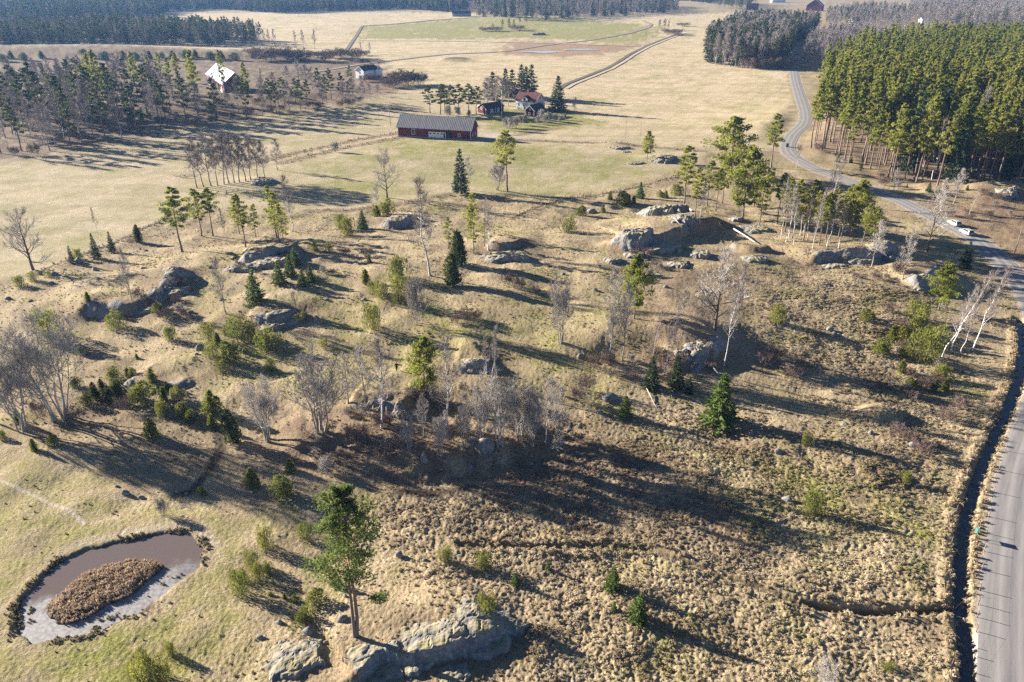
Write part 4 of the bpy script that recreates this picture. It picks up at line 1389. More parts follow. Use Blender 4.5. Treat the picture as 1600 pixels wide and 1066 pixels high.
def outcrop_mesh(seed, w, d, A, cx, cy, rot):
    """bare bedrock breaking through the turf: follows the ground, gentle on one side, broken off steeply on the other"""
    nu, nv = 64, 48
    u, v = np.meshgrid(np.linspace(-1.25, 1.25, nu), np.linspace(-1.25, 1.25, nv))
    x = u * w / 2; y = v * d / 2
    c_, s_ = math.cos(rot), math.sin(rot)
    X = cx + x * c_ - y * s_; Y = cy + x * s_ + y * c_
    k = 2.2 / max(1.2, min(w, d))
    r = np.hypot(u, v) * (1 + 0.55 * gnoise(u * 1.5 + seed, v * 1.5, seed) + 0.28 * gnoise(u * 4 + seed, v * 4, seed + 1))
    dx = u * c_ - v * s_; dy = u * s_ + v * c_
    lee = sstep(-0.35, 0.55, (dx * LEE[0] + dy * LEE[1]) / (np.hypot(dx, dy) + 1e-3))
    soft = 1 - sstep(0.05, 1.0, r)
    hard = 1 - sstep(0.74, 0.92, r)
    p = soft * (1 - lee) + hard * lee
    # joints split the rock into blocks that stand at unequal heights
    jx = u * w / 2 / 2.9 + 0.5 * gnoise(u * 2, v * 2, seed + 3); jy = v * d / 2 / 2.2 + 0.5 * gnoise(u * 2, v * 2, seed + 4)
    bx = np.floor(jx + 0.35 * jy); by = np.floor(jy - 0.25 * jx)
    blk = (_hash(bx, by, seed) & 255) / 255.0
    fx = (jx + 0.35 * jy) % 1.0; fy = (jy - 0.25 * jx) % 1.0
    seam = np.minimum(np.minimum(fx, 1 - fx) * 2.9, np.minimum(fy, 1 - fy) * 2.2)
    z = A * p * (0.85 + 0.22 * blk) - 0.11 * (1 - sstep(0.0, 0.10, seam)) * (p > 0.15)
    z = z + 0.18 * A * gnoise(X / 1.1, Y / 1.1, seed + 7) * p + 0.10 * gnoise(X / 0.8, Y / 0.8, seed + 11) + 0.09 * gnoise(X / 0.4, Y / 0.4, seed + 8)
    z = z - 0.25 - 0.9 * sstep(0.95, 1.25, np.hypot(u, v))
    # horizontal break-up of the steep side
    off = 0.25 * min(1, A) * lee * gnoise(X / 0.7, Y / 0.7, seed + 9)
    Z = h_smooth(X, Y) + z
    z0 = float(h_smooth(np.array([cx]), np.array([cy]))[0])
    V = np.stack([X - cx + off * LEE[0], Y - cy + off * LEE[1], Z - z0], -1).reshape(-1, 3)
    j = np.arange(nv - 1)[:, None]; i = np.arange(nu - 1)[None, :]
    f = np.stack([j * nu + i, j * nu + i + 1, (j + 1) * nu + i + 1, (j + 1) * nu + i], -1).reshape(-1, 4)
    me = bpy.data.meshes.new("bedrock")
    me.from_pydata(V.tolist(), [], f.tolist())
    me.materials.append(M['bedrock']); me.update()
    return me, z0


def outcrop(px, py, wpx, label, hf, dep):
    p = at(px, py); w = wpx * mpp(p) * 1.25
    _rk[0] += 1
    A = max(0.45, w * hf * 0.30); d = max(2.2, w * dep * 1.25)
    cx, cy = p.x, p.y + 0.28 * d
    me, z0 = outcrop_mesh(700 + _rk[0], w, d, A, cx, cy, rnd.uniform(-0.35, 0.35))
    o = link("rock_outcrop", me); o.location = (cx, cy, z0)
    return tag(o, label, "rock")


_rk = [0]


def rock(px, py, wpx, label, hf=0.6, group=None, dep=0.75, rz=None, sink=0.35):
    """wpx: width in the photograph; hf: height over width; dep: depth over width"""
    p = at(px, py); w = wpx * mpp(p)
    _rk[0] += 1
    me = BOULD[_rk[0] % len(BOULD)]
    o = link("boulder", me)
    base = 0.75
    zs = w * hf / base * 0.5 / (1 - sink * 0.5)
    o.scale = (w * 0.56, w * 0.56 * dep, zs)
    o.rotation_euler = (0, 0, rnd.uniform(-0.4, 0.4) if rz is None else rz)
    o.location = (p.x, p.y + w * dep * 0.3, hz(p.x, p.y + w * dep * 0.3) + zs * base * (1 - 2 * sink) * 0.5)
    tag(o, label, "boulder", group)
    return o

# ---------------------------------------------------------------- rocks in place
for row in [
    (988, 378, 62, "large pale granite dome with a dark steep face on the hilltop", 0.7, 0.8),
    (1030, 336, 72, "long rounded granite hump behind the largest dome on the hilltop", 0.55, 0.6),
    (1066, 348, 40, "round granite knob under the fallen white trunk on the hilltop", 0.65, 0.8),
    (1030, 395, 66, "broken dark granite wall under the hilltop dome", 0.45, 0.6),
    (1176, 362, 56, "flat granite slab beside the fallen trunk on the hilltop", 0.28, 0.7),
    (1150, 345, 22, "grey rounded boulder standing on the hilltop by the pines", 0.75, 0.9),
    (1178, 408, 50, "low granite ledge below the hilltop clearing", 0.35, 0.5),
    (955, 410, 32, "dark broken rock at the foot of the hilltop dome", 0.5, 0.8),
    (990, 402, 38, "pale topped broken rock at the foot of the hilltop dome", 0.45, 0.7),
    (1058, 418, 40, "flat topped rock in the shade below the hilltop", 0.45, 0.7),
    (1018, 432, 24, "small pale rock below the hilltop on the brown slope", 0.5, 0.8),
    (1090, 402, 46, "shaded rock face beneath the fallen trunk", 0.5, 0.6),
    (786, 408, 74, "long pale granite outcrop beside the slim birch clump", 0.38, 0.5),
    (616, 352, 52, "low grey granite ledge below the lone field oak", 0.32, 0.5),
    (418, 418, 78, "broad granite slope behind the cluster of young spruces", 0.42, 0.6),
    (372, 424, 62, "weathered granite ledge under the pine group on the west hill", 0.38, 0.6),
    (268, 430, 48, "flat mossy granite slab on the open west slope", 0.32, 0.6),
    (436, 512, 74, "long low granite ledge with dark front below the junipers", 0.32, 0.45),
    (270, 462, 46, "shaded granite face under the west ridge", 0.5, 0.5),
    (222, 490, 24, "dark mossy boulder below the west ridge", 0.75, 0.9),
    (1340, 412, 66, "dark jagged rock face beside the road cutting trees", 0.4, 0.45),
    (1384, 402, 54, "tall shaded rock wall under the roadside bare trees", 0.6, 0.5),
    (1300, 418, 40, "low rock rib running out of the roadside rock face", 0.32, 0.5),
    (1437, 452, 34, "dark rock by the bare roadside tree near the road bend", 0.6, 0.7),
    (740, 580, 50, "dark rounded outcrop behind the bare thicket", 0.42, 0.6),
    (626, 652, 46, "lichen covered rock ribs under the leaning birch", 0.5, 0.5),
    (585, 640, 30, "pale broken rock at the foot of the bare tree row", 0.6, 0.5),
    (1088, 556, 40, "blue grey boulder heap under the leaning birches", 0.6, 0.7),
    (1064, 560, 26, "mossy boulder at the edge of the heap under the birches", 0.7, 0.8),
    (446, 1052, 96, "pale granite slab with dark steep side near the tall twin stemmed pine", 0.30, 0.75),
    (575, 1062, 90, "mossy granite block in front of the tall twin stemmed pine", 0.26, 0.75),
    (660, 1030, 105, "broad granite slab with blue shaded face beside the tall pine", 0.28, 0.7),
    (745, 1003, 130, "long granite outcrop with shaded front under a juniper", 0.24, 0.65),
    (405, 288, 34, "lone dark boulder at the end of the bare tree row in the field", 0.45, 0.7),
    (968, 233, 34, "low dark rock pair in the pale field", 0.3, 0.5),
    (975, 238, 16, "small pale rock beside the low dark field rocks", 0.4, 0.6),
    (1035, 254, 46, "rocky hummock with a lone young pine in the field", 0.35, 0.5),
    (990, 257, 30, "dark low rock beside the field hummock", 0.25, 0.5),
    (838, 55, 26, "far dark rock island in the green field", 0.35, 0.6),
    (1575, 308, 40, "shaded rock knob at the edge of the pine wood", 0.5, 0.6)]:
    px, py, w, lb, hf, dep = row
    outcrop(px, py, w, lb, hf, dep)
for px, py, w, lb, hf in [
    (606, 696, 20, "large smooth grey boulder below the leaning birch", 0.7), (741, 696, 24, "mossy grey boulder above the blue split rock", 0.7),
    (756, 708, 36, "split blue grey boulder at the foot of the wooded slope", 0.75), (663, 724, 13, "narrow upright grey stone below the thicket", 1.2),
    (952, 628, 27, "long grey boulder beside the small bright spruce", 0.6), (938, 647, 13, "small pale boulder below the long grey one", 0.75),
    (310, 548, 16, "tall pale stone beside the juniper pair on the slope", 0.9), (195, 774, 15, "white topped boulder on the pond meadow", 0.75),
    (533, 972, 19, "grey boulder left of the tall pine's foot", 0.7), (483, 992, 16, "pointed grey boulder below the loose juniper", 0.8),
    (623, 872, 15, "upright dark boulder on the tussock slope behind the pine", 1.2), (1321, 665, 14, "dark flat stone left of the grassy mound", 0.4),
    (1361, 679, 11, "pale stone in front of the grassy mound", 0.8), (1218, 709, 18, "flat grey stone on the green slope", 0.45),
    (1427, 699, 18, "pale stone beside the bare roadside thicket", 0.6), (1233, 785, 14, "grey boulder next to the lone slope juniper", 0.7),
    (1297, 518, 13, "rounded boulder on the brown slope under the juniper", 0.8), (1305, 525, 13, "lower of two rounded boulders on the brown slope", 0.7),
    (906, 560, 13, "round dark boulder on the sunny slope", 0.7), (734, 733, 12, "small blue boulder in the leaf litter", 0.8),
    (82, 431, 16, "blue grey boulder by the field edge junipers", 0.5), (122, 411, 14, "boulder at the foot of the dark field edge juniper", 0.6)]:
    rock(px, py, w, lb, hf)
for px, py, w in [(11, 468, 10), (47, 472, 10), (80, 443, 8), (61, 430, 12), (153, 437, 8), (147, 423, 9), (227, 393, 7), (218, 390, 6), (222, 423, 14), (220, 780, 12), (181, 762, 9),
                  (437, 976, 11), (405, 999, 14), (635, 875, 12), (663, 878, 12), (593, 917, 7), (533, 953, 8), (540, 934, 8), (435, 950, 6), (462, 962, 9), (508, 1006, 10),
                  (1250, 768, 8), (1460, 774, 7), (830, 727, 9), (906, 666, 10), (945, 660, 7), (312, 650, 8), (375, 700, 9), (306, 555, 9), (700, 880, 7), (712, 890, 6), (277, 770, 9),
                  (290, 773, 9), (1065, 640, 8), (1090, 650, 9), (1175, 680, 9), (298, 489, 9), (905, 600, 8), (820, 700, 8), (690, 735, 7), (560, 690, 8), (640, 700, 9),
                  (924, 334, 18), (1100, 455, 12), (1040, 450, 10), (930, 455, 10), (880, 430, 9), (570, 470, 8), (510, 470, 9), (345, 470, 12), (305, 440, 12), (330, 420, 12)]:
    where = ("by the west field edge" if px < 240 and py < 500 else "on the meadow beside the pond" if px < 330 else "on the slope round the tall twin stemmed pine" if py > 840
             else "in the leaf litter below the bare thicket" if py > 640 and px < 850 else "on the slope between small spruce and road ditch" if py > 580 and px >= 850 else "on the upper pasture")
    rock(px, py, w, "small grey field stone " + where, 0.6, "field stones " + where)
outcrop(700, 1066, 60, "mossy low boulder in the shade of the foreground outcrop", 0.3, 0.7)

# ---------------------------------------------------------------- trees and bushes in place
_w0 = random.Random(31)
# the tall pine in front: two stems from one foot
(tp, hp) = (at(555, 994), None)
hp = height_to(tp, 765)
KIT['pine_hero'] = [make_pine(903, 20, 0.47, 3.3, 48, 6, 36, 0.22, 0.75, rad=0.22, irregular=0.4, leaf='pine_hero')]
hero = plant('pine_hero', tp, hp * 0.985, "tall twin stemmed pine with orange upper trunk on the foreground outcrop", None, None, 0.6)
r_ = random.Random(5)
m = MB()                                                          # the second stem and a few low living branches
sp2 = [Vector((0.16, -0.1, 0)), Vector((0.42, -0.2, 3)), Vector((0.45, -0.15, 6.5)), Vector((0.2, 0.1, 10)), Vector((0.5, 0.2, 13.5)), Vector((0.6, 0.3, 16.5))]
m.tube(sp2, [0.24, 0.20, 0.17, 0.13, 0.08, 0.03], 7)
lf = MB()
for z_, az, L_ in ((5.3, -0.4, 3.6), (7.2, -0.9, 3.8), (7.6, 2.2, 2.4)):
    p0 = Vector((0.3, 0, z_)); e_ = p0 + Vector((math.cos(az) * L_, math.sin(az) * L_, -0.5))
    m.tube([p0, p0.lerp(e_, 0.5) + Vector((0, 0, 0.15)), e_], [0.05, 0.035, 0.015], 4)
    for k in range(4):
        clump(lf, r_, p0.lerp(e_, 0.7 + 0.1 * k) + rv(r_, 0.25), 0.55, 0.38, 60, 0.2, 0.6)
m.build("second_stem", M['bark_pine'], hero, True); lf.build("low_branch_needles", M['pine_hero'], hero)

trees('pine', [(285, 394, 293, 1.0), (315, 369, 295, .9), (333, 369, 293, .9), (384, 387, 303, .85)],
      "tall pine with open crown on the west hill above the field", "pines on the west hill", 1.5)
trees('pine_thin', [(433, 372, 288, 1.1), (444, 384, 322, 1.2), (437, 378, 300, 1.1), (375, 366, 305), (400, 372, 318)], "slim leafy pine beside the tall bare birch on the west hill", "slim pines on the west hill", 1.3)
trees('pine_thin', [(701, 389, 338), (740, 397, 325), (736, 372, 300), (757, 385, 340)], "thin young pine among the slim birches behind the dark juniper columns", "thin pines by the birch clump", 1.25)
trees('spruce', [(720, 303, 232, 1.1, "narrow dark spruce beside a bare tree at the field's lower edge")], "", "")
trees('pine', [(793, 299, 204, 1.3, "tall dark pine standing alone below the barn drive"), (1069, 328, 228, 1.25, "tall pine at the upper end of the fallen white trunk"),
               (1105, 322, 250, 1.2, "slender pine right of the fallen white trunk's upper end"), (1118, 330, 262, 1.2, "short pine beside the slender one on the hilltop")], "", "")
trees('pine_lush', [(1140, 277, 183, 1.35, "large round crowned pine standing at the field corner by the road"),
                    (1160, 343, 229, .95, "bright bushy pine rising over the hilltop boulder"), (1329, 369, 281, 1.0, "bright green bushy pine between the roadside bare trees"),
                    (1362, 380, 326, 1.1, "lower bushy pine over the roadside rock face"), (1466, 485, 412, 1.0, "bright bushy pine beside the white roadside birches"),
                    (991, 498, 397, .8, "soft green pine in the bare trees below the hilltop"), (665, 621, 527, .9, "bright leafy pine behind the walking person"),
                    (1011, 248, 205, .9, "lone young pine on the field hummock")], "", "")
trees('pine', [(1178, 322, 255, .7), (1195, 330, 268, .7), (1238, 372, 280, .65), (1255, 376, 290, .65), (1272, 372, 298, .65), (1290, 372, 300, .7), (1310, 370, 305, .7), (1205, 262, 178, .75), (1186, 352, 282, .7), (1214, 350, 270, .7), (1226, 362, 275, .6), (1262, 358, 282, .65), (1280, 384, 306, .6), (1300, 362, 292, .65), (1322, 352, 288, .6), (1340, 362, 300, .7), (1346, 386, 318, .6), (1086, 342, 262, .6), (1128, 318, 248, .7), (1150, 322, 250, .6)],
      "slim pine in the mixed stand right of the hilltop", "slim pines right of the hilltop", 1.7)
trees('spruce', [(151, 404, 364, 1.0), (176, 394, 361, 1.0), (113, 411, 383, 1.0)], "dark spruce by the wall at the west field edge", "spruces at the west field edge")
trees('spruce_young', [(437, 444, 409), (454, 432, 397), (461, 414, 387), (473, 446, 421), (486, 441, 414)], "young spruce in the tight cluster under the granite slope", "spruce cluster under the granite slope")
trees('spruce_young', [(400, 474, 421, .8, "slim bright spruce standing alone left of the spruce cluster"), (567, 358, 329, 1.0, "small spruce beside the wide juniper below the field oak"),
                       (1000, 310, 284, 1.0, "young spruce on the far edge of the hilltop"), (953, 312, 298, 1.0, "little round spruce at the far pasture edge"),
                       (976, 652, 618, 1.0, "small bright spruce beside the long grey boulder"), (1122, 664, 584, 1.1, "tall bright spruce on the slope below the leaning birches"),
                       (957, 921, 886, .9, "bright young spruce higher of two on the tussock slope"), (997, 969, 927, .95, "bright young spruce lower of two on the tussock slope"),
                       (959, 954, 939, 1.0, "tiny spruce left of the lower young spruce"), (805, 914, 895, .9, "small spruce left of the tussock slope pair"),
                       (856, 890, 876, .8, "very small spruce on the tussock slope below the trench"), (577, 410, 396, 1.0, "tiny spruce by the grey dead tree")], "", "")
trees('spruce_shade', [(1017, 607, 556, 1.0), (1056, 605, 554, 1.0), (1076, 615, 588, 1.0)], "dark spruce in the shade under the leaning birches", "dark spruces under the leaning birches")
trees('spruce_shade', [(1506, 418, 377, .95, "dark pointed spruce standing at the roadside bend")], "", "")
# junipers
trees('jun_col', [(715, 414, 363, 1.1, "tall dark juniper column, taller of the pair behind the sunny slope"), (706, 446, 398, 1.2, "dark juniper column, nearer of the pair behind the sunny slope"),
                  (370, 692, 640, .9, "thin tall juniper leaning beside the left bare tree", -0.12), (217, 378, 352, 1.0, "dark pointed juniper alone on the field edge slope")], "", "")
trees('jun_round', [(620, 437, 397, .8), (600, 466, 440, .8), (582, 460, 440, .7), (542, 368, 335, .75), (587, 514, 472, .62), (629, 473, 426, .5), (533, 358, 331, .6), (493, 392, 374, .8), (512, 394, 378, .8)],
      "broad green juniper on the sunny slope below the field oak", "junipers below the field oak")
trees('jun_cone', [(589, 338, 321), (608, 335, 311), (572, 443, 421), (909, 337, 321), (942, 332, 320), (973, 322, 299), (982, 318, 304), (1057, 305, 288), (1040, 310, 298), (1030, 308, 297), (990, 318, 305)],
      "small pointed juniper near the upper pasture edge", "junipers along the upper pasture edge")
trees('jun_loose', [(886, 362, 335, .8, "thin straggly juniper on the open pasture below the field")], "", "")
trees('jun_cone', [(128, 554, 538), (214, 560, 552), (180, 590, 572), (200, 588, 574), (208, 588, 574), (238, 596, 576), (229, 631, 596, 1.0), (257, 626, 605), (284, 649, 629),
                   (332, 645, 611), (355, 565, 534), (332, 667, 647), (350, 579, 562), (238, 683, 654), (86, 696, 680), (54, 704, 686), (4, 685, 673), (394, 760, 732), (314, 773, 761),
                   (138, 471, 456), (247, 489, 472), (80, 685, 676), (300, 657, 640), (340, 540, 520), (182, 618, 600)],
      "yellow green juniper cone on the slope above the pond meadow", "junipers on the slope above the pond")
trees('jun_round', [(253, 650, 623, .6), (281, 627, 604, .7), (329, 558, 534, .7), (267, 532, 507, .7), (331, 531, 502, .7), (377, 531, 492, .75), (392, 531, 500, .7), (351, 521, 508, .7), (80, 529, 482, .7),
                    (32, 449, 429, .8), (53, 438, 422, .8), (75, 433, 421, .7), (122, 406, 387, .7), (177, 514, 488, 1.0), (420, 550, 512, .7), (425, 579, 557, .75), (470, 501, 485, 1.0), (504, 540, 527, .9)],
      "bushy round juniper on the west slope", "round junipers on the west slope")
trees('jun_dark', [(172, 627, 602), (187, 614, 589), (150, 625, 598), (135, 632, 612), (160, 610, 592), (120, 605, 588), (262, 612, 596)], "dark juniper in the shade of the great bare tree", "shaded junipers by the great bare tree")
trees('jun_cone', [(454, 736, 717, 1.1), (438, 774, 744, 1.0), (30, 660, 640)], "small juniper on the brown slope below the bare trees", "junipers below the bare tree row")
trees('jun_round', [(1215, 504, 474, .8, "round bright juniper on the brown slope beside the road hill"), (1438, 503, 472, 1.0, "wide juniper under the bright roadside pine"),
                    (1447, 562, 506, .62, "large rounded pale juniper beside the white birches"), (1413, 754, 734, .7, "single round juniper on the green slope by the road ditch"),
                    (1262, 801, 764, .7, "bright juniper in the middle of the right hand slope"), (480, 842, 817, .7, "dark juniper behind the tall twin stemmed pine"),
                    (753, 888, 862, .8, "spreading juniper on the tussocks right of the pine"), (765, 958, 929, .8, "wide juniper on top of the foreground outcrop"),
                    (1387, 1044, 1032, 1.0, "tiny juniper in the tussocks near the ditch corner"), (1468, 590, 566, 1.0, "low spreading juniper below the white birches")], "", "")
trees('jun_loose', [(694, 878, 852, .6, "upright pale juniper between the pine and the spreading one"), (480, 971, 945, .8, "loose juniper beside the foreground boulders"),
                    (1259, 696, 671, .4, "dark wispy juniper on the shaded slope")], "", "")
trees('jun_cone', [(1350, 500, 482), (1362, 497, 486), (1377, 549, 528, 1.2), (1393, 530, 508), (1406, 535, 510), (1446, 535, 507), (1414, 560, 542), (1408, 582, 562), (1430, 520, 495), (1458, 612, 595), (1420, 605, 590), (1475, 610, 592)],
      "small juniper in the thicket left of the white birches", "junipers by the white birches")
trees('jun_round', [(412, 860, 827, .6), (392, 884, 860, .6), (404, 907, 878, .6), (383, 928, 888, .55), (372, 905, 890, .6), (418, 898, 876, .6)], "green juniper in the clump between pond and pine", "juniper clump between pond and pine")
trees('jun_round', [(241, 1072, 1020, .55), (215, 1056, 1032, .7), (267, 1024, 1003, .6), (262, 1062, 1035, .6)], "bright juniper below the pond at the meadow's end", "junipers below the pond")
trees('jun_cone', [(495, 941, 919, 1.0), (524, 915, 896, .9), (424, 930, 924), (445, 935, 926), (460, 940, 930)], "juniper seedling on the slope left of the tall pine", "juniper seedlings by the tall pine")
trees('jun_cone', [(118, 211, 194), (186, 187, 171), (222, 188, 171), (206, 189, 175), (236, 187, 176), (330, 175, 160), (455, 150, 138)], "juniper under the pines around the white roofed barn", "junipers by the white roofed barn")
# birches
trees('birch', [(672, 431, 270, 1.15, "tall white birch alone on the open pasture"), (596, 669, 518, 1.15, "tall birch leaning over the lichen rocks"), (701, 672, 514, 1.15, "straight white birch in the middle of the lower slope"),
                (457, 362, 268, 1.15, "tall bare birch beside the slim pines on the west hill"), (1131, 572, 402, .55, "white birch leaning right under the hilltop", 0.10),
                (1221, 374, 266, .7, "white birch at the left end of the roadside stand"), (1297, 318, 240, .7, "thin white birch leaning above the road bend", 0.15)], "", "")
trees('birch_slim', [(1038, 581, 446, .9, "slim birch leaning right over the dark spruces", 0.14), (1020, 560, 482, .9, "short slim birch left of the leaning one", 0.1),
                     (153, 366, 322, 1.0, "faint slim birch at the west field edge"), (356, 379, 322, 1.0, "slim birch between the pines on the west hill")], "", "")
trees('birch_slim', [(768, 592, 503), (760, 588, 515), (776, 590, 520)], "slim white birch behind the bare thicket", "slim birches behind the thicket")
trees('birch_clump', [(763, 391, 291, .9, "clump of slim birches by the pale granite outcrop")], "", "")
trees('birch', [(1472, 559, 412, .8, "white birch leaning right beside the pale round juniper", 0.22), (1520, 546, 409, .8, "white birch leaning right next to the road", 0.2), (1486, 548, 440, .8, "white birch between the two leaning roadside ones", 0.16)], "", "")
trees('birch_slim', [(1093, 350, 274), (1232, 372, 285), (1250, 368, 290), (1262, 378, 300), (1282, 365, 290), (1500, 554, 470), (1240, 384, 300), (1270, 388, 300), (1292, 385, 302), (1228, 378, 280), (1310, 388, 312), (1256, 362, 284)], "slim birch in the mixed stand right of the hilltop", "slim birches right of the hilltop")
trees('birch', [(15, 237, 150, .8), (56, 232, 140, .8), (70, 233, 158, .8), (87, 229, 145, .8), (140, 211, 120, .8), (182, 157, 110, .8), (38, 222, 138, .8), (100, 215, 130, .8), (118, 205, 125, .8), (5, 205, 130, .8)],
      "white stemmed birch at the edge of the west wood", "birches at the edge of the west wood")
# bare trees
trees('bare_multi', [(97, 654, 492, 1.1, "great bare tree of many stems at the left end of the lower slope"), (38, 672, 545, 1.0, "bare tree of many stems left of the great one")], "", "")
trees('oak', [(605, 309, 234, .8, "lone bare oak at the lower edge of the field"), (52, 422, 328, 1.0, "wide bare oak standing at the west field edge"), (1117, 516, 388, .85, "large bare oak below the hilltop rocks"),
              (468, 133, 94, .8, "wide bare tree left of the white house"), (1448, 394, 298, .8, "big bare tree over the roadside rocks")], "", "")
trees('bare', [(589, 323, 286, .8, "small bare tree left of the lone field oak"), (733, 297, 244, .8, "bare tree touching the narrow spruce"), (206, 470, 386, .5, "thin bare tree on the west ridge"),
               (353, 490, 400, .7, "bare tree alone on the slope below the pine group"), (544, 631, 552, 1.1, "dark small bare tree in the lower row"), (572, 639, 540, .9, "slender bare tree left of the leaning birch"),
               (662, 682, 613, .8, "bare tree rising from the thicket below the bright pine"), (852, 695, 586, .7, "grey bare tree at the right end of the thicket"), (871, 695, 600, .7, "grey sapling next to the thicket's right end"),
               (952, 562, 424, .6, "tall grey bare tree left of the soft green pine"), (972, 563, 438, .55, "thin bare tree close to the soft green pine"), (1362, 417, 344, .9, "bare spreading tree in front of the rock wall"),
               (1410, 438, 358, .75, "bare tree on the shoulder above the road"), (898, 177, 151, .9, "small bare tree right of the house spruce"), (-15, 660, 540, 1.2, "bare tree at the far left of the lower slope"),
               (463, 486, 454, .8, "crooked little bare tree above the long ledge")], "", "")
trees('bare_multi', [(418, 688, 592, 1.1, "many stemmed bare tree at the row's left end"), (502, 675, 556, 1.15, "wide many stemmed bare tree in the lower row"), (877, 535, 436, .7, "bare clump of stems on the sunny slope"),
                     (778, 298, 250, .9, "bare bush tree left of the tall dark pine"), (1285, 1085, 1030, .8, "pale bare sapling in the tussocks by the ditch")], "", "")
trees('bare_multi', [(780, 696, 580, .75), (812, 690, 590, .7), (752, 690, 600, .6), (725, 700, 630, .6), (690, 712, 640, .6), (640, 705, 650, .6), (832, 700, 620, .6)], "bare grey stems in the thicket at the foot of the slope", "bare thicket at the foot of the slope")
trees('dead', [(604, 412, 364, .9, "grey dead tree on the open pasture"), (1514, 336, 292, .7, "broken pale snag on the clearing", 0.2)], "", "")
trees('bare_far', [(318, 292, 216), (330, 291, 205), (340, 290, 208), (350, 288, 204), (358, 287, 206), (366, 286, 205), (374, 285, 208), (384, 283, 212), (392, 281, 214), (403, 279, 215), (414, 277, 218), (434, 266, 216), (308, 294, 222)],
      "bare grey tree in the row crossing the west field", "row of bare trees crossing the west field", 1.35)
trees('shrub_grey', [(650, 506, 441, .55, "pale grey bush on the sunny slope below the round junipers"), (509, 739, 714, 1.0, "grey twiggy bush in the shade below the bare row"), (254, 804, 782, .8, "dark leafless bush beside the pond"), (524, 238, 222, 1.0, "single grey bush in the field below the ditch")], "", "")
trees('shrub', [(727, 500, 482), (795, 448, 430), (712, 505, 492), (745, 498, 486), (810, 452, 435), (540, 400, 388), (575, 402, 388), (835, 460, 447), (1240, 590, 572), (1210, 560, 540), (1195, 570, 548), (1420, 690, 672), (1402, 680, 664), (1440, 710, 690), (1500, 640, 620), (1480, 660, 640),
                (200, 640, 620), (120, 660, 640), (280, 630, 615), (60, 650, 628), (930, 575, 555), (915, 610, 590), (900, 625, 607), (560, 700, 680), (600, 720, 700), (620, 700, 680), (700, 690, 668)],
      "low purple brown bush of bare twigs on the pasture slope", "low bare bushes on the pasture slope")
for x0, y0, x1, y1, n_, nm in [(640, 610, 880, 705, 26, "in the thicket under the straight white birch"), (950, 545, 1140, 600, 14, "beneath the leaning birches"), (190, 445, 300, 505, 14, "along the foot of the west ridge"),
                               (1380, 470, 1500, 640, 16, "around the white roadside birches"), (1300, 395, 1420, 440, 10, "along the roadside rock face"), (930, 395, 1060, 450, 10, "under the hilltop dome"),
                               (540, 640, 640, 700, 10, "between the bare trees of the lower row"), (330, 395, 520, 450, 10, "on the granite of the west hill"), (1470, 300, 1590, 345, 10, "on the brown clearing beyond the road")]:
    for _ in range(n_):
        px, py = _w0.uniform(x0, x1), _w0.uniform(y0, y1)
        p = at(px, py); h = _w0.uniform(0.8, 2.0)
        k = 'shrub' if _w0.random() < 0.6 else 'shrub_grey'
        plant(k, p, h, "low brush of bare twigs " + nm, "brush " + nm, h / KIT[k][0][1] * _w0.uniform(1.0, 1.5))
# around the farm
trees('pine_far', [(672, 177, 133), (688, 179, 131), (703, 180, 133), (717, 179, 131), (732, 180, 130), (744, 178, 135), (695, 174, 132)], "dark pine in the grove behind the long barn", "pines behind the long barn", 1.7)
trees('spruce_far', [(800, 152, 108), (815, 152, 101), (830, 152, 101), (790, 152, 107), (770, 156, 112), (822, 155, 104)], "tall spruce behind the white farmhouse", "spruces behind the farmhouse", 1.75)
trees('spruce', [(871, 174, 118, 1.5, "pointed dark spruce standing right of the white farmhouse")], "", "")
trees('bare_far', [(762, 168, 120), (775, 165, 118), (785, 166, 122), (795, 166, 125), (756, 172, 128)], "bare garden tree behind the red shed", "bare trees behind the shed", 1.8)
trees('shrub_grey', [(700, 183, 165), (715, 183, 168), (790, 200, 184), (798, 204, 186), (806, 200, 183), (812, 196, 181), (820, 190, 178), (846, 188, 172), (852, 192, 178), (840, 194, 182), (858, 186, 175), (866, 190, 178), (875, 192, 180), (882, 188, 178), (733, 184, 172)],
      "leafless garden bush around the farm houses", "garden bushes at the farm", 0.9)
trees('pine_far', [(501, 153, 106, .8), (518, 155, 107, .8), (534, 158, 113, .8), (549, 141, 102, .7), (510, 160, 118, .8)], "dark conifer in the grove left of the white house", "conifers left of the white house", 1.3)
trees('bare_far', [(555, 158, 122), (567, 158, 126), (578, 156, 128), (488, 140, 104), (478, 138, 100), (448, 130, 102), (590, 150, 130), (545, 160, 126)], "bare tree in the grove by the white house", "bare trees by the white house", 1.7)
trees('shrub', [(622, 134, 114, 1.2), (634, 133, 112, 1.2), (646, 133, 113, 1.2), (656, 133, 117, 1.2), (606, 136, 122), (615, 138, 124), (570, 128, 118), (580, 127, 117), (590, 126, 117)], "bushy bare hedge beside the white house", "hedge beside the white house", 1.3)
trees('pine_far', [(408, 126, 106, .7, "single dark conifer in the open yard left of the bare tree")], "", "")
trees('pine', [(163, 183, 79, .8), (150, 167, 84, .8), (217, 156, 81, .8), (256, 143, 82, .8), (284, 151, 82, .8), (310, 183, 77, .8), (353, 167, 79, .5), (388, 161, 97, .9), (238, 143, 86, .8), (192, 104, 80, .8), (80, 157, 97, .8), (300, 140, 88, .8), (270, 150, 90, .8)],
      "tall pine in the open wood around the white roofed barn", "pines around the white roofed barn", 0.95)
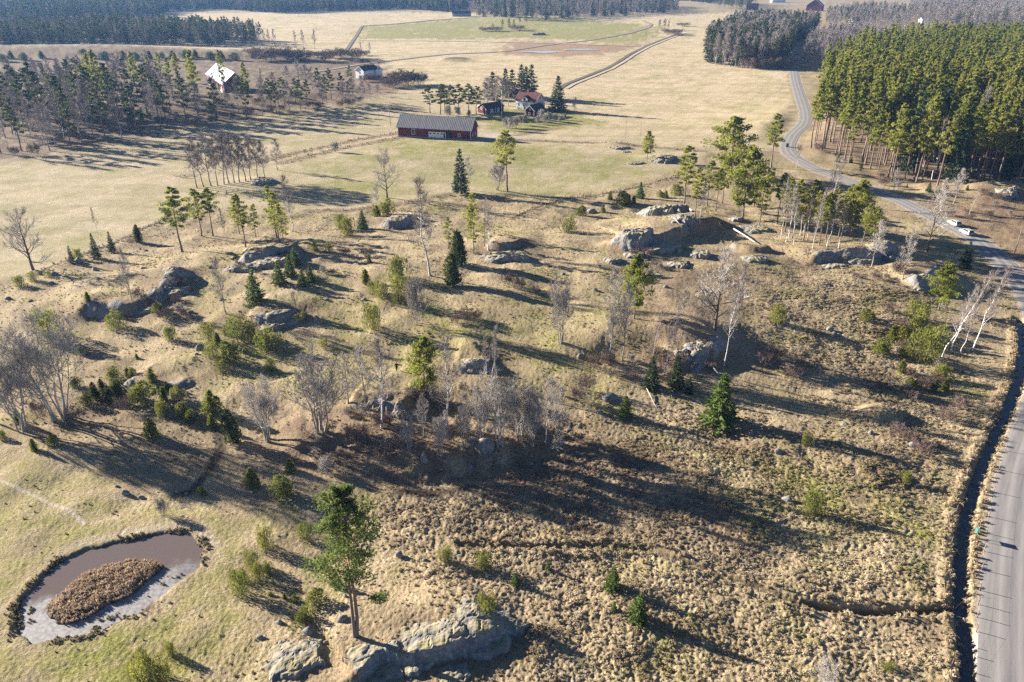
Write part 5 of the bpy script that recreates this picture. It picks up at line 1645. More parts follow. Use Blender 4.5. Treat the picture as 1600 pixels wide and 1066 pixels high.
trees('pine_far', [(25, 196, 118), (50, 205, 125), (70, 190, 110), (95, 196, 118), (130, 190, 112), (145, 182, 104), (170, 175, 98), (185, 190, 112), (60, 172, 96), (30, 172, 100), (230, 178, 104), (248, 186, 118), (425, 172, 122), (445, 165, 120), (462, 160, 122), (480, 166, 124), (8, 215, 132), (112, 212, 135), (110, 150, 92), (130, 148, 90)],
      "dark pine standing deep in the bare west wood", "dark pines in the west wood", 1.3)
trees('pine_far', [(34, 236, 152), (110, 228, 146), (165, 218, 138), (215, 207, 132), (262, 198, 124), (292, 192, 118), (338, 188, 122), (385, 184, 124), (432, 178, 126), (470, 172, 124)],
      "tall pine at the lower edge of the west wood facing the field", "pines at the lower edge of the west wood", 1.2)
trees('bare_far', [(2, 240, 160), (78, 236, 158), (128, 224, 146), (190, 214, 142), (240, 202, 130), (312, 192, 126), (360, 187, 126), (410, 181, 126), (452, 174, 126), (505, 169, 126), (535, 165, 126)],
      "bare tree at the lower edge of the west wood facing the field", "bare trees at the lower edge of the west wood", 1.3)
trees('spruce', [(200, 178, 127, .9, "dense dark spruce in the open wood left of the white roofed barn")], "", "")
_w = random.Random(77)
trees('bare_far', [(x + _w.uniform(-6, 6), y, y - _w.uniform(48, 66)) for x, y in [(10, 190), (25, 180), (40, 195), (60, 185), (75, 175), (92, 190), (108, 182), (122, 172), (30, 165), (55, 160), (85, 158), (110, 160), (135, 180), (150, 190), (20, 210), (130, 165), (165, 168), (178, 172), (-5, 175), (-8, 195), (48, 215), (95, 205), (210, 180), (230, 172), (250, 168), (265, 178), (290, 172), (340, 178), (370, 176), (410, 168), (430, 160)]],
      "bare grey tree in the west wood", "bare trees in the west wood", 1.35)
trees('shrub', [(x + _w.uniform(-9, 9), y + _w.uniform(-4, 4), y - 12) for x, y in [(160, 195), (180, 200), (205, 205), (230, 200), (250, 195), (275, 198), (300, 196), (330, 192), (360, 188), (390, 182), (420, 180), (450, 176), (475, 172), (500, 172), (525, 170), (550, 166), (570, 163), (130, 215), (100, 222), (60, 238), (20, 242), (260, 180), (340, 168), (400, 165), (440, 158), (470, 155)]],
      "brown bush along the lower edge of the west wood", "bushes along the west wood", 1.1)
# roadside right of the road and by the bend
trees('bare', [(1300, 300, 246, .7), (1245, 262, 225, .7), (1490, 318, 262, .9), (1470, 330, 278, .8), (1395, 300, 262, .7)], "bare thin tree along the gravel road verge", "bare trees along the road verge")
trees('bare_far', [(405 + dx, 73, 45) for dx in (0, 8, 16, 25)] + [(463, 74, 48), (474, 76, 46), (492, 78, 46), (565, 84, 66), (578, 84, 66)], "bare tree on the shrubby strip across the far field", "bare trees on the far field strip", 0.9)
trees('shrub', [(400 + 13 * i + _w.uniform(-4, 4), 92 + _w.uniform(-6, 4), 78 + _w.uniform(-4, 4)) for i in range(14)], "dark bush on the shrubby strip across the far field", "bushes on the far field strip", 2.2)
trees('pine_far', [(1030, 46, 30, 1.1), (1038, 46, 29, 1.1), (1044, 46, 32, 1.0)], "far conifer beside the farm track bend", "conifers by the farm track bend")
trees('pine_far', [(785, 46, 30), (795, 46, 29), (803, 45, 30), (770, 47, 36), (812, 40, 26), (822, 38, 24)], "far conifer on the island of trees in the green field", "conifers on the green field island", 1.2)
trees('shrub', [(760, 49, 43, 2.0), (775, 49, 42, 2.0), (808, 48, 40, 2.0), (1045, 55, 46, 2.0), (1058, 53, 46, 2.0), (1068, 41, 36, 2.5)], "far dark bush at a field corner", "bushes at far field corners", 1.5)

# ---------------------------------------------------------------- woods
def fill(poly, space, seed, lim=20000):
    """spots at least about `space` apart inside a ground outline"""
    r = np.random.default_rng(seed)
    lo = poly.min(0); hi = poly.max(0)
    xs = np.arange(lo[0], hi[0], space); ys = np.arange(lo[1], hi[1], space)
    gx, gy = np.meshgrid(xs, ys)
    gx = gx + r.uniform(-0.42, 0.42, gx.shape) * space; gy = gy + r.uniform(-0.42, 0.42, gy.shape) * space
    gx = gx.ravel(); gy = gy.ravel()
    k = sdf(gx, gy, poly) < 0
    return np.stack([gx[k], gy[k]], -1)


def join_kit(kind, name):
    """one mesh of trunk and crown, for woods that read as one mass"""
    out = []
    for (a, b), H0 in KIT[kind]:
        bm = bmesh.new(); bm.from_mesh(a)
        n = len(bm.faces)
        bm.from_mesh(b); bm.faces.ensure_lookup_table()
        for f_ in bm.faces[n:]:
            f_.material_index = 1
        me = bpy.data.meshes.new(name); bm.to_mesh(me); bm.free()
        me.materials.append(a.materials[0]); me.materials.append(b.materials[0])
        o = bpy.data.objects.new(name, me); o.scale = (1 / H0,) * 3
        bmesh_scale = Matrix.Scale(1 / H0, 4)
        me.transform(bmesh_scale); o.scale = (1, 1, 1)
        out.append(o)
    return out


def scatter(name, pts, protos, sc, label, cat, seed=1, squash=None):
    """one object of kind stuff: copies of the prototypes at the points"""
    r = np.random.default_rng(seed)
    n = len(pts)
    me = bpy.data.meshes.new(name)
    me.vertices.add(n); me.vertices.foreach_set("co", np.asarray(pts, np.float32).ravel())
    a = me.attributes.new("scl", 'FLOAT_VECTOR', 'POINT')
    sq = np.ones(n) if squash is None else squash
    a.data.foreach_set("vector", np.stack([sc * sq, sc * sq, sc], -1).astype(np.float32).ravel())
    a = me.attributes.new("rot", 'FLOAT_VECTOR', 'POINT')
    a.data.foreach_set("vector", np.stack([np.zeros(n), np.zeros(n), r.uniform(0, 6.283, n)], -1).astype(np.float32).ravel())
    a = me.attributes.new("pick", 'INT', 'POINT')
    a.data.foreach_set("value", r.integers(0, len(protos), n).astype(np.int32))
    o = link(name, me)
    tag(o, label, cat, None, 'stuff')
    pc = bpy.data.collections.new(name + "_shapes")
    for i, p in enumerate(protos):
        p.name = "%s_shape_%02d" % (name, i)
        pc.objects.link(p)
    g = bpy.data.node_groups.new(name, 'GeometryNodeTree')
    g.interface.new_socket("Geometry", in_out='INPUT', socket_type='NodeSocketGeometry')
    g.interface.new_socket("Geometry", in_out='OUTPUT', socket_type='NodeSocketGeometry')
    N = g.nodes.new; K = g.links.new
    gi = N("NodeGroupInput"); go = N("NodeGroupOutput")
    ci = N("GeometryNodeCollectionInfo"); ci.inputs[0].default_value = pc; ci.inputs[1].default_value = True; ci.inputs[2].default_value = True
    ip = N("GeometryNodeInstanceOnPoints")

    def na(nm, typ):
        q_ = N("GeometryNodeInputNamedAttribute"); q_.data_type = typ; q_.inputs[0].default_value = nm
        return q_.outputs[0]
    er = N("FunctionNodeEulerToRotation")
    K(na("rot", 'FLOAT_VECTOR'), er.inputs[0])
    K(gi.outputs[0], ip.inputs["Points"]); K(ci.outputs[0], ip.inputs["Instance"])
    ip.inputs["Pick Instance"].default_value = True
    K(na("pick", 'INT'), ip.inputs["Instance Index"]); K(er.outputs[0], ip.inputs["Rotation"]); K(na("scl", 'FLOAT_VECTOR'), ip.inputs["Scale"])
    K(ip.outputs[0], go.inputs[0])
    md = o.modifiers.new("scatter", 'NODES'); md.node_group = g
    return o


def with_z(P2, sink=0.2):
    return np.column_stack([P2, h_smooth(P2[:, 0], P2[:, 1]) - sink])


def shows(P2):
    """spots that lie inside the photograph's width"""
    return np.abs(P2[:, 0]) < 0.70 * (P2[:, 1] * CP + CAM_H * SP)


R6 = np.random.default_rng(99)
# pine wood beyond the road: the front trees singly, the mass behind as one
P2 = fill(PINEW, 5.3, 5)
P2 = P2[poly_dist(P2[:, 0], P2[:, 1], ROAD)[0] > 7]
d = np.hypot(P2[:, 0], P2[:, 1]); vis = shows(P2)
order = np.argsort(d + np.where(vis, 0, 1e5))
near = order[:150]; rest = order[150:]
Z3 = with_z(P2, 0.0)
for i in near:
    q = R6.random()
    kind = 'pine_wood' if q < 0.90 else ('birch' if q < 0.97 else 'spruce')
    lb, gp = {'pine_wood': ("tall straight pine in the dense wood beyond the gravel road", "pines of the roadside wood"),
              'birch': ("white birch standing inside the pine wood beyond the road", "birches in the pine wood"),
              'spruce': ("dark spruce standing inside the pine wood beyond the road", "spruces in the pine wood")}[kind]
    if kind == 'pine_wood':
        de = -float(sdf_(np.array([P2[i, 0]]), np.array([P2[i, 1]]), PINEW)[0])
        if de < 6 and P2[i, 0] < 130: lb, gp = "tall bare trunked pine at the wood's edge facing the gravel road", "pines at the wood's road edge"
        elif de < 9: lb, gp = "tall pine at the wood's edge facing the brown clearing", "pines at the wood's clearing edge"
    h = R6.uniform(17.5, 29)
    H0 = KIT[kind][0][1]
    plant(kind, Z3[i], h, lb, gp, h / H0 * R6.uniform(0.75, 1.3) * (1.0 if kind == 'pine_wood' else 0.8))
for px, py in [(1270, 232), (1282, 238), (1295, 245), (1312, 250), (1330, 256), (1350, 266), (1372, 274), (1395, 282), (1420, 290), (1448, 296), (1480, 297), (1510, 298), (1385, 287), (1405, 294), (1340, 268)]:
    p = at(px + R6.uniform(-5, 5), py + R6.uniform(-3, 4)); h = R6.uniform(1.2, 3.2); kd = ('shrub', 'shrub_grey', 'spruce_young')[int(R6.integers(0, 3))]
    plant(kd, p, h, {'shrub': "brown bush", 'shrub_grey': "grey bush", 'spruce_young': "young spruce"}[kd] + " at the foot of the pines by the road", "undergrowth by the road " + kd, h / KIT[kd][0][1] * R6.uniform(1.0, 1.5))
ri = rest[(np.abs(P2[rest, 0]) < 1.1 * P2[rest, 1])]
scatter("pine_wood", Z3[ri], join_kit('pine_wood', "wood_pine"), R6.uniform(17, 29, len(ri)), "mass of green pines filling the wood beyond the road", "wood", 3, R6.uniform(0.75, 1.3, len(ri)))


def wood(poly_px, space, seed, kinds, nthing, hr, labels, group, stuff_label, stuff_name, wk=1.0):
    poly = flats(poly_px) if not isinstance(poly_px, np.ndarray) else poly_px
    P2 = fill(poly, space, seed)
    P2 = P2[poly_dist(P2[:, 0], P2[:, 1], ROAD)[0] > 6]
    r = np.random.default_rng(seed)
    Z3 = with_z(P2, 0.1)
    d = P2[:, 1] + np.where(shows(P2), 0, 1e5)
    order = np.argsort(d)
    ks = [k for k, w in kinds]; ws = np.array([w for k, w in kinds], float); ws /= ws.sum()
    pick = r.choice(len(ks), len(P2), p=ws)
    for i in order[:nthing]:
        k = ks[pick[i]]; h = r.uniform(*hr)
        plant(k, Z3[i], h, labels[k.split('_')[0]], group + " " + k.split('_')[0], h / KIT[k][0][1] * r.uniform(0.85, 1.15) * wk)
    rest = order[nthing:]
    if len(rest):
        pr = []
        for k in ks:
            pr.append(join_kit(k, k))
        protos = [p for q in pr for p in q]
        o = scatter(stuff_name, Z3[rest], protos, r.uniform(hr[0], hr[1], len(rest)), stuff_label, "wood", seed, r.uniform(0.85, 1.15, len(rest)) * wk)
        # choose the shape by the kind drawn above
        base = np.cumsum([0] + [len(q) for q in pr]); 
        pk = np.array([base[pick[i]] + r.integers(0, len(pr[pick[i]])) for i in rest], np.int32)
        o.data.attributes["pick"].data.foreach_set("value", pk)


# birch and pine grove left of the road's far end
wood([(1096, 96), (1130, 104), (1170, 108), (1228, 106), (1236, 96), (1240, 70), (1280, 50), (1200, 46), (1150, 50), (1110, 72)], 5.5, 21,
     [('bare_far', .5), ('pine_far', .32), ('spruce_far', .18)], 60, (17, 23),
     {'bare': "bare birch in the grove left of the road's far end", 'pine': "pine in the grove left of the road's far end", 'spruce': "dark spruce in the grove left of the road's far end"},
     "grove by the road's far end", "back of the mixed grove by the road's far end", "mixed_grove")
trees('shrub', [(1170 + 6 * i + _w.uniform(-2, 2), 106 + _w.uniform(-2, 2), 92 + _w.uniform(-3, 3)) for i in range(11)], "grey bush along the front of the far grove", "bushes along the far grove", 1.6)
# bare wood right of the road
wood([(1248, 104), (1275, 106), (1300, 112), (1340, 106), (1420, 92), (1440, 70), (1330, 60), (1290, 64), (1262, 80)], 6.0, 22,
     [('bare_far', .9), ('pine_far', .1)], 50, (13, 18),
     {'bare': "bare pale tree in the grove right of the road's far end", 'pine': "lone pine in the bare grove right of the road"},
     "bare grove right of the road", "back of the bare grove right of the road", "bare_grove")
wood([(1290, 44), (1370, 46), (1420, 42), (1425, 22), (1360, 16), (1290, 26)], 11.0, 23, [('bare_far', .75), ('pine_far', .25)], 24, (12, 17),
     {'bare': "bare tree around the orange roofed house", 'pine': "conifer around the orange roofed house"}, "trees by the orange roofed house", "trees behind the orange roofed house", "village_trees", 1.1)
wood([(1440, 44), (1520, 46), (1700, 50), (1900, 40), (1800, 4), (1420, 2), (1425, 30)], 10.0, 24, [('bare_far', .93), ('pine_far', .07)], 36, (15, 21),
     {'bare': "pale bare tree at the front of the far right wood", 'pine': "conifer at the front of the far right wood"}, "far right bare wood", "mass of pale bare trees in the far right wood", "far_bare_wood", 1.15)
# wood on the left, in front of the distant forest
wood([(-120, 80), (0, 80), (110, 79), (160, 72), (330, 74), (400, 70), (420, 64), (330, 56), (200, 52), (60, 50), (-150, 54)], 7.5, 25,
     [('pine_far', .58), ('spruce_far', .17), ('bare_far', .25)], 110, (15, 21),
     {'bare': "bare tree in the dark wood behind the white roofed barn", 'pine': "pine in the dark wood behind the white roofed barn", 'spruce': "spruce in the dark wood behind the white roofed barn"},
     "dark wood behind the barn", "back of the dark wood behind the white roofed barn", "dark_wood", 1.05)
trees('jun_dark', [(x + _w.uniform(-6, 6), y + _w.uniform(-3, 3), y - 12) for x, y in [(135, 88), (150, 90), (170, 92), (190, 92), (210, 93), (230, 92), (250, 93), (270, 92), (290, 90), (310, 90), (330, 92), (20, 92), (40, 94), (60, 92), (5, 96), (350, 92), (370, 94), (390, 92), (20, 122), (35, 124), (48, 122)]],
      "dark low conifer on the shaded bank behind the white roofed barn", "low conifers on the shaded bank", 1.6)
wood([(-30, 236), (60, 238), (160, 216), (270, 190), (265, 160), (250, 118), (100, 122), (-30, 140)], 15.0, 27, [('bare_far', .8), ('pine_far', .2)], 60, (12, 18),
     {'bare': "bare tree among the pines on the west wood's hill", 'pine': "pine among the bare trees on the west wood's hill"}, "west wood hill", "rest of the trees on the west wood's hill", "west_wood", 1.2)
# trees in front of and among the village field
wood([(735, 26), (800, 34), (880, 33), (960, 26), (1060, 20), (1055, 10), (900, 4), (740, 8)], 11.0, 26, [('bare_far', .55), ('pine_far', .25), ('spruce_far', .2)], 40, (15, 22),
     {'bare': "bare tree at the front of the far middle wood", 'pine': "pine at the front of the far middle wood", 'spruce': "spruce at the front of the far middle wood"},
     "far middle wood", "mass of trees in the far middle wood", "far_middle_wood", 1.15)
# the distant forest, one mass to the horizon
edge = [(-900, 44), (-200, 38), (0, 34), (110, 34), (235, 31), (262, 18), (340, 14), (420, 21), (520, 18), (620, 14), (700, 19), (760, 8), (900, 3), (1060, 0), (1130, 8)]
e2 = flats(edge)
back = e2[::-1] * np.clip(4200 / np.hypot(e2[::-1, 0], e2[::-1, 1]), 1.2, 4)[:, None]
e3 = flats([(1150, 13), (1235, 4), (1420, 0), (1700, 2)]) ; 
FARW = np.concatenate([e2, back])
P2 = fill(FARW, 9.0, 31)
rr_ = np.hypot(P2[:, 0], P2[:, 1])
dd_ = -sdf(P2[:, 0], P2[:, 1], FARW)
keepp = (np.abs(P2[:, 0]) < 0.85 * P2[:, 1]) & ((dd_ < 260) | (R6.random(len(P2)) < 0.22))
P2 = P2[keepp]
pr = join_kit('pine_far', "far_pine") + join_kit('spruce_far', "far_spruce") + join_kit('bare_far', "far_bare")[:1]
scatter("distant_forest", with_z(P2), pr, R6.uniform(15, 23, len(P2)), "distant forest of dark conifers closing off the fields", "forest", 32, R6.uniform(1.0, 1.35, len(P2)))
print("far wood", len(P2))
P2 = np.concatenate([fill(flats([(1120, 14), (1160, 18), (1180, 8), (1130, 4)]), 12, 33), fill(np.array([[560, 2300], [2600, 2300], [3400, 4200], [300, 4200]], float), 22, 34)])
scatter("horizon_wood", with_z(P2), join_kit('bare_far', "hz_bare") + join_kit('pine_far', "hz_pine"), R6.uniform(15, 22, len(P2)), "bare and conifer wood on the right horizon", "wood", 35, R6.uniform(1.0, 1.4, len(P2)))

# ---------------------------------------------------------------- fallen wood
def log(pa, pb, rad, label, mat='dead_wood', lift=0.25, branches=3, group=None):
    a = at(*pa); b = at(*pb)
    a.z += lift; b.z += lift * 0.7
    d = b - a
    e = empty("fallen_trunk", (a.x, a.y, a.z), 0, label, "fallen trunk", group)
    m = MB()
    m.tube([Vector((0, 0, 0)), d * 0.35 + Vector((0, 0, 0.1)), d * 0.7, d], [rad, rad * 0.85, rad * 0.6, rad * 0.2], 7, True)
    m.build("trunk", M[mat], e, True)
    r = random.Random(int(pa[0]))
    for _ in range(branches):
        p = d * r.uniform(0.4, 0.95); o = (d.normalized() * 0.6 + rv(r, 0.6)); o.z = abs(o.z)
        m = MB(); m.tube([p, p + o * r.uniform(0.8, 1.8)], [rad * 0.3, 0.01], 4); m.build("branch", M[mat], e)


log((1070, 328), (1131, 361), 0.26, "long white fallen trunk lying across the hilltop rocks", 'bark_birch', 0.9)
log((1146, 360), (1187, 385), 0.18, "shorter white fallen trunk right of the long one", 'bark_birch', 0.4)
log((1052, 345), (1062, 354), 0.14, "short broken trunk leaning on the granite knob", 'dead_wood', 0.8, 1)
log((1006, 602), (1028, 644), 0.11, "bleached dead branch lying on the slope by the small spruce", 'dead_wood', 0.3, 5)
log((1105, 567), (1125, 589), 0.13, "pale fallen trunk in the shade beside the bright tall spruce", 'bark_birch', 0.3, 2)
log((636, 335), (668, 352), 0.14, "grey fallen limb beside the tall lone birch", 'dead_wood', 0.9, 3)
log((1490, 955), (1506, 940), 0.08, "pale stick lying at the ditch corner", 'dead_wood', 0.3, 1)

# ---------------------------------------------------------------- fences, poles, sign
M['post'] = m_bark("weathered_post", (0.16, 0.135, 0.115), (0.30, 0.26, 0.22), 8, 0.3)
M['wire'] = m_plain("fence_wire", (0.25, 0.25, 0.25), 0.5, 0.1, metal=0.6)
M['power_wire'] = m_plain("power_wire", (0.45, 0.45, 0.45), 0.5, 0.1, metal=0.5)


def fence(line_px, label, hgt=1.15, rad=0.05, wires=(0.5, 0.95)):
    P = [q if isinstance(q, Vector) else at(*q) for q in line_px]
    e = empty("wire_fence", P[0], 0, label, "fence")
    tops = []
    for p in P:
        q = p - P[0]
        m = MB(); k = rnd.uniform(-0.05, 0.05)
        m.tube([q + Vector((0, 0, -0.3)), q + Vector((k * 0.5, 0, hgt * 0.5)), q + Vector((k, k, hgt * rnd.uniform(0.92, 1.06)))], [rad, rad, rad * 0.85], 6, True)
        m.build("post", M['post'], e)
    for w in wires:
        m = MB(); m.tube([p - P[0] + Vector((0, 0, w * hgt)) for p in P], [0.0025] * len(P), 3); m.build("wire", M['wire'], e)


def roadside(off, ys):
    """spots beside the road at given pixel rows, off metres from its middle"""
    out = []
    for py in ys:
        k = int(np.argmin(np.abs([flat(1580, py)[1] - q[1] for q in ROAD[:50]])))
        t_ = ROAD[k + 1] - ROAD[k]; t_ = t_ / np.hypot(*t_)
        y = flat(1580, py)[1]; x = ROAD[k][0] + (y - ROAD[k][1]) * t_[0] / t_[1] - off
        out.append((x, y))
    return [Vector((x, y, hz(x, y))) for x, y in out]


fence(roadside(3.55, (1052, 1026, 987, 965, 945, 923, 891, 862, 834, 808, 770, 735, 705, 672)),
      "wire fence with slim posts between ditch and gravel road")
fence([(1487, 1040), (1486, 1000), (1486, 960), (1484, 900), (1486, 850), (1494, 800), (1510, 745), (1530, 695), (1548, 655), (1562, 620), (1572, 580)],
      "old wire fence on the pasture side of the road ditch", 1.1, 0.045)
fence([(876, 336), (865, 343), (855, 350), (843, 358)], "short row of grey fence posts on the open pasture", 1.6, 0.07, (0.8,))
fence([(1314, 866), (1290, 873), (1262, 880)], "remains of a low fence in the middle of the right slope", 1.0, 0.05, ())
p = at(1521, 842)
sg = empty("road_sign", p, math.radians(80), "small green signboard on two thin posts beside the gravel road", "sign")
for sx_ in (-0.35, 0.35):
    m = MB(); m.tube([(sx_, 0, -0.3), (sx_, 0, 1.75)], [0.03, 0.03], 6, True); m.build("post", M['wire'], sg)
m = MB(); m.box(-0.45, 0.45, -0.055, -0.032, 1.15, 1.72); m.build("panel", m_plain("green_sign", (0.03, 0.22, 0.19), 0.5, 0.08), sg)


def pole(px, py, top, label, rad=0.11, mat='post', cross=False, name="utility_pole", cat="pole"):
    p = at(px, py); h = height_to(p, top)
    e = empty(name, p, 0.3, label, cat)
    m = MB(); m.tube([(0, 0, -0.5), (0, 0, h * 0.5), (0, 0, h)], [rad, rad * 0.9, rad * 0.75], 8, True); m.build("shaft", M[mat], e)
    if cross:
        m = MB(); m.box(-0.7, 0.7, -0.06, 0.06, h - 0.5, h - 0.38); m.build("crossarm", M[mat], e)
        m = MB()
        for x in (-0.6, 0, 0.6):
            m.tube([(x, 0, h - 0.38), (x, 0, h - 0.2)], [0.04, 0.03], 5, True)
        m.build("insulators", M['white'], e)
    else:
        m = MB(); m.tube([(0, 0, h), (0, 0, h + 0.15)], [rad * 1.1, 0.02], 8, True); m.build("cap", M[mat], e)
    return p + Vector((0, 0, h))


pole(784, 184, 141, "white flagpole on the lawn beside the red shed", 0.10, 'white', name="flagpole", cat="flagpole")
a_ = pole(438, 186, 141, "wooden utility pole in the wood left of the white house", 0.14, cross=True)
pole(1584, 400, 358, "slim wooden pole on the clearing beside the road", 0.12)
b_ = pole(610, 196, 168, "wooden utility pole behind the long barn's left end", 0.12, cross=True)
pole(977, 222, 187, "thin pole on the far side of the field hummock", 0.06)
pole(1000, 222, 190, "second thin pole right of the hummock pole", 0.06)
c_ = pole(1009, 62, 40, "tall utility pole on the far green field", 0.16, cross=True)


def cable(p, q_, sag, label):
    m = MB(); e = empty("power_line", p, 0, label, "power line")
    pts = [p.lerp(q_, i / 14) - p - Vector((0, 0, sag * 4 * (i / 14) * (1 - i / 14))) for i in range(15)]
    m.tube(pts, [0.035] * 15, 3); m.build("conductor", M['power_wire'], e)


cable(a_ - Vector((0, 0, 0.2)), b_ - Vector((0, 0, 0.2)), 1.6, "power line running from the wood to the long barn")

# roadside cabinet at the bend
p = at(1229, 230)
cb = empty("utility_cabinet", p, 0.4, "dark grey roadside cabinet at the road bend", "cabinet")
m = MB(); m.box(-0.6, 0.6, -0.35, 0.35, -0.2, 1.35); m.build("body", m_plain("cabinet_paint", (0.06, 0.07, 0.075), 0.5, 0.1), cb)
m = MB(); m.box(-0.68, 0.68, -0.42, 0.42, 1.352, 1.45); m.build("lid", m_plain("cabinet_lid", (0.1, 0.11, 0.11), 0.5, 0.1), cb)
m = MB(); m.box(-0.5, 0.5, -0.37, -0.352, 0.0, 1.25); m.build("door", m_plain("cabinet_door", (0.075, 0.085, 0.09), 0.45, 0.1), cb)

# ---------------------------------------------------------------- cars
M['tyre'] = m_plain("tyre", (0.02, 0.02, 0.02), 0.9, 0.1)
M['rim'] = m_plain("rim", (0.45, 0.45, 0.46), 0.35, 0.1, metal=0.8)
M['lamp_red'] = m_plain("tail_lamp", (0.35, 0.02, 0.02), 0.3, 0.1, spec=0.5)
M['lamp_clear'] = m_plain("head_lamp", (0.75, 0.76, 0.78), 0.15, 0.05, spec=0.5)
M['plate'] = m_plain("number_plate", (0.7, 0.7, 0.68), 0.5, 0.05)


def car(px, py, heading, col, label, estate=True):
    p = at(px, py); p.z = 0.09
    e = empty("parked_car", p, heading, label, "car")
    paint = m_plain("car_paint", col, 0.28, 0.04, metal=0.35, spec=0.5)
    L, Wd = 4.4, 0.89
    # body side sections along x: (x, half width, sill z, shoulder z)
    secs = [(-2.2, 0.72, 0.42, 0.62), (-2.12, 0.82, 0.30, 0.88), (-1.7, 0.88, 0.22, 0.97), (-0.9, 0.89, 0.20, 0.98), (0.0, 0.89, 0.20, 0.96), (0.9, 0.88, 0.20, 0.93), (1.5, 0.86, 0.22, 0.86), (2.0, 0.80, 0.28, 0.72), (2.18, 0.66, 0.40, 0.56)]
    m = MB(); rows = []
    for x, w, z0, z1 in secs:
        ring = [(-w * 0.9, z0), (-w, z0 + 0.12), (-w, z1 - 0.12), (-w * 0.93, z1), (0, z1 + 0.03), (w * 0.93, z1), (w, z1 - 0.12), (w, z0 + 0.12), (w * 0.9, z0)]
        i = len(m.v); m.v += [(x, y, z) for y, z in ring]; m.t += [1] * len(ring); rows.append(i)
    n = 9
    for i, j_ in zip(rows[:-1], rows[1:]):
        for k in range(n):
            k2 = (k + 1) % n
            m.f.append((i + k, i + k2, j_ + k2, j_ + k))
    m.f.append(tuple(rows[0] + k for k in range(n))); m.f.append(tuple(rows[-1] + k for k in range(n))[::-1])
    m.build("body", paint, e, True)
    # cabin: roof and pillars painted, glass set in
    xb, xt0, xt1, xf = ((-2.05, -1.75, 0.15, 0.95) if estate else (-1.75, -1.0, 0.1, 0.9))
    g = MB()
    base = [(xb, 0.80), (xf, 0.80)]; zt = 1.43

    def trap(mb, y0, y1, pts_lo, pts_hi):
        pass
    lo = [(xb, -0.81, 0.96), (xf, -0.79, 0.93), (xf, 0.79, 0.93), (xb, 0.81, 0.96)]
    hi = [(xt0, -0.62, zt - 0.02), (xt1, -0.62, zt), (xt1, 0.62, zt), (xt0, 0.62, zt - 0.02)]
    i = 0; g.v = lo + hi; g.t = [1] * 8
    g.f = [(0, 1, 5, 4), (1, 2, 6, 5), (2, 3, 7, 6), (3, 0, 4, 7)]
    g.build("windows", M['glass'], e)
    m = MB(); m.v = [(a, b, c) for a, b, c in hi] + [(a * 0.97, b * 0.9, c + 0.06) for a, b, c in hi]; m.t = [1] * 8
    m.f = [(0, 1, 5, 4), (1, 2, 6, 5), (2, 3, 7, 6), (3, 0, 4, 7), (4, 5, 6, 7)]
    m.build("roof", paint, e)
    for q_ in ((0, 4), (1, 5), (2, 6), (3, 7)):
        m = MB(); m.tube([Vector(g.v[q_[0]]), Vector(g.v[q_[1]])], [0.05, 0.045], 5); m.build("pillar", paint, e)
    for s in (-1, 1):
        m = MB(); m.tube([Vector((-0.55, s * 0.82, 0.95)), Vector((-0.6, s * 0.64, zt))], [0.045, 0.04], 5); m.build("pillar", paint, e)
        m = MB(); m.box(0.62, 0.80, s * 0.95 - 0.08, s * 0.95 + 0.08, 0.95, 1.07); m.build("mirror", paint, e)
        for x in (-1.32, 1.38):
            m = MB(); m.tube([(x, s * 0.70, 0.31), (x, s * 0.90, 0.31)], [0.31, 0.31], 16, True); w_ = m.build("wheel", M['tyre'], e)
            m = MB(); m.tube([(x, s * 0.80, 0.31), (x, s * 0.915, 0.31)], [0.19, 0.19], 12, True); m.build("rim", M['rim'], w_)
        m = MB(); m.box(-2.19, -2.08, s * 0.66 - 0.12, s * 0.66 + 0.12, 0.68, 0.90); m.build("tail_light", M['lamp_red'], e)
        m = MB(); m.box(1.98, 2.12, s * 0.60 - 0.14, s * 0.60 + 0.14, 0.58, 0.70); m.build("headlight", M['lamp_clear'], e)
    m = MB(); m.box(-2.225, -2.195, -0.26, 0.26, 0.50, 0.61); m.build("number_plate", M['plate'], e)
    return e


rd = ROAD
k_ = int(np.argmin(np.hypot(rd[:, 0] - at(1490, 352).x, rd[:, 1] - at(1490, 352).y)))
tv = rd[min(k_ + 2, len(rd) - 1)] - rd[k_ - 2]
hd = math.atan2(tv[1], tv[0])
car(1490, 352, hd, (0.66, 0.68, 0.72), "silver car farther up the road, first of two parked at the verge")
car(1509, 366, hd, (0.62, 0.60, 0.60), "pale grey car parked right behind the silver one on the road", True)

# ---------------------------------------------------------------- the walking person
def skin(name, joints, edges, mat, parent, root=0, sub=2):
    me = bpy.data.meshes.new(name)
    me.from_pydata([j_[0] for j_ in joints], edges, [])
    o = link(name, me, parent)
    md = o.modifiers.new("skin", 'SKIN'); md.use_smooth_shade = True
    me_sk = me.skin_vertices[0].data if me.skin_vertices else None
    if me_sk is None:
        bm = bmesh.new(); bm.from_mesh(me); bm.verts.layers.skin.verify(); bm.to_mesh(me); bm.free(); me_sk = me.skin_vertices[0].data
    for i, j_ in enumerate(joints):
        r_ = j_[1]
        me_sk[i].radius = r_ if isinstance(r_, tuple) else (r_, r_)
        me_sk[i].use_root = (i == root)
    s = o.modifiers.new("smooth", 'SUBSURF'); s.levels = sub; s.render_levels = sub
    me.materials.append(mat)
    return o


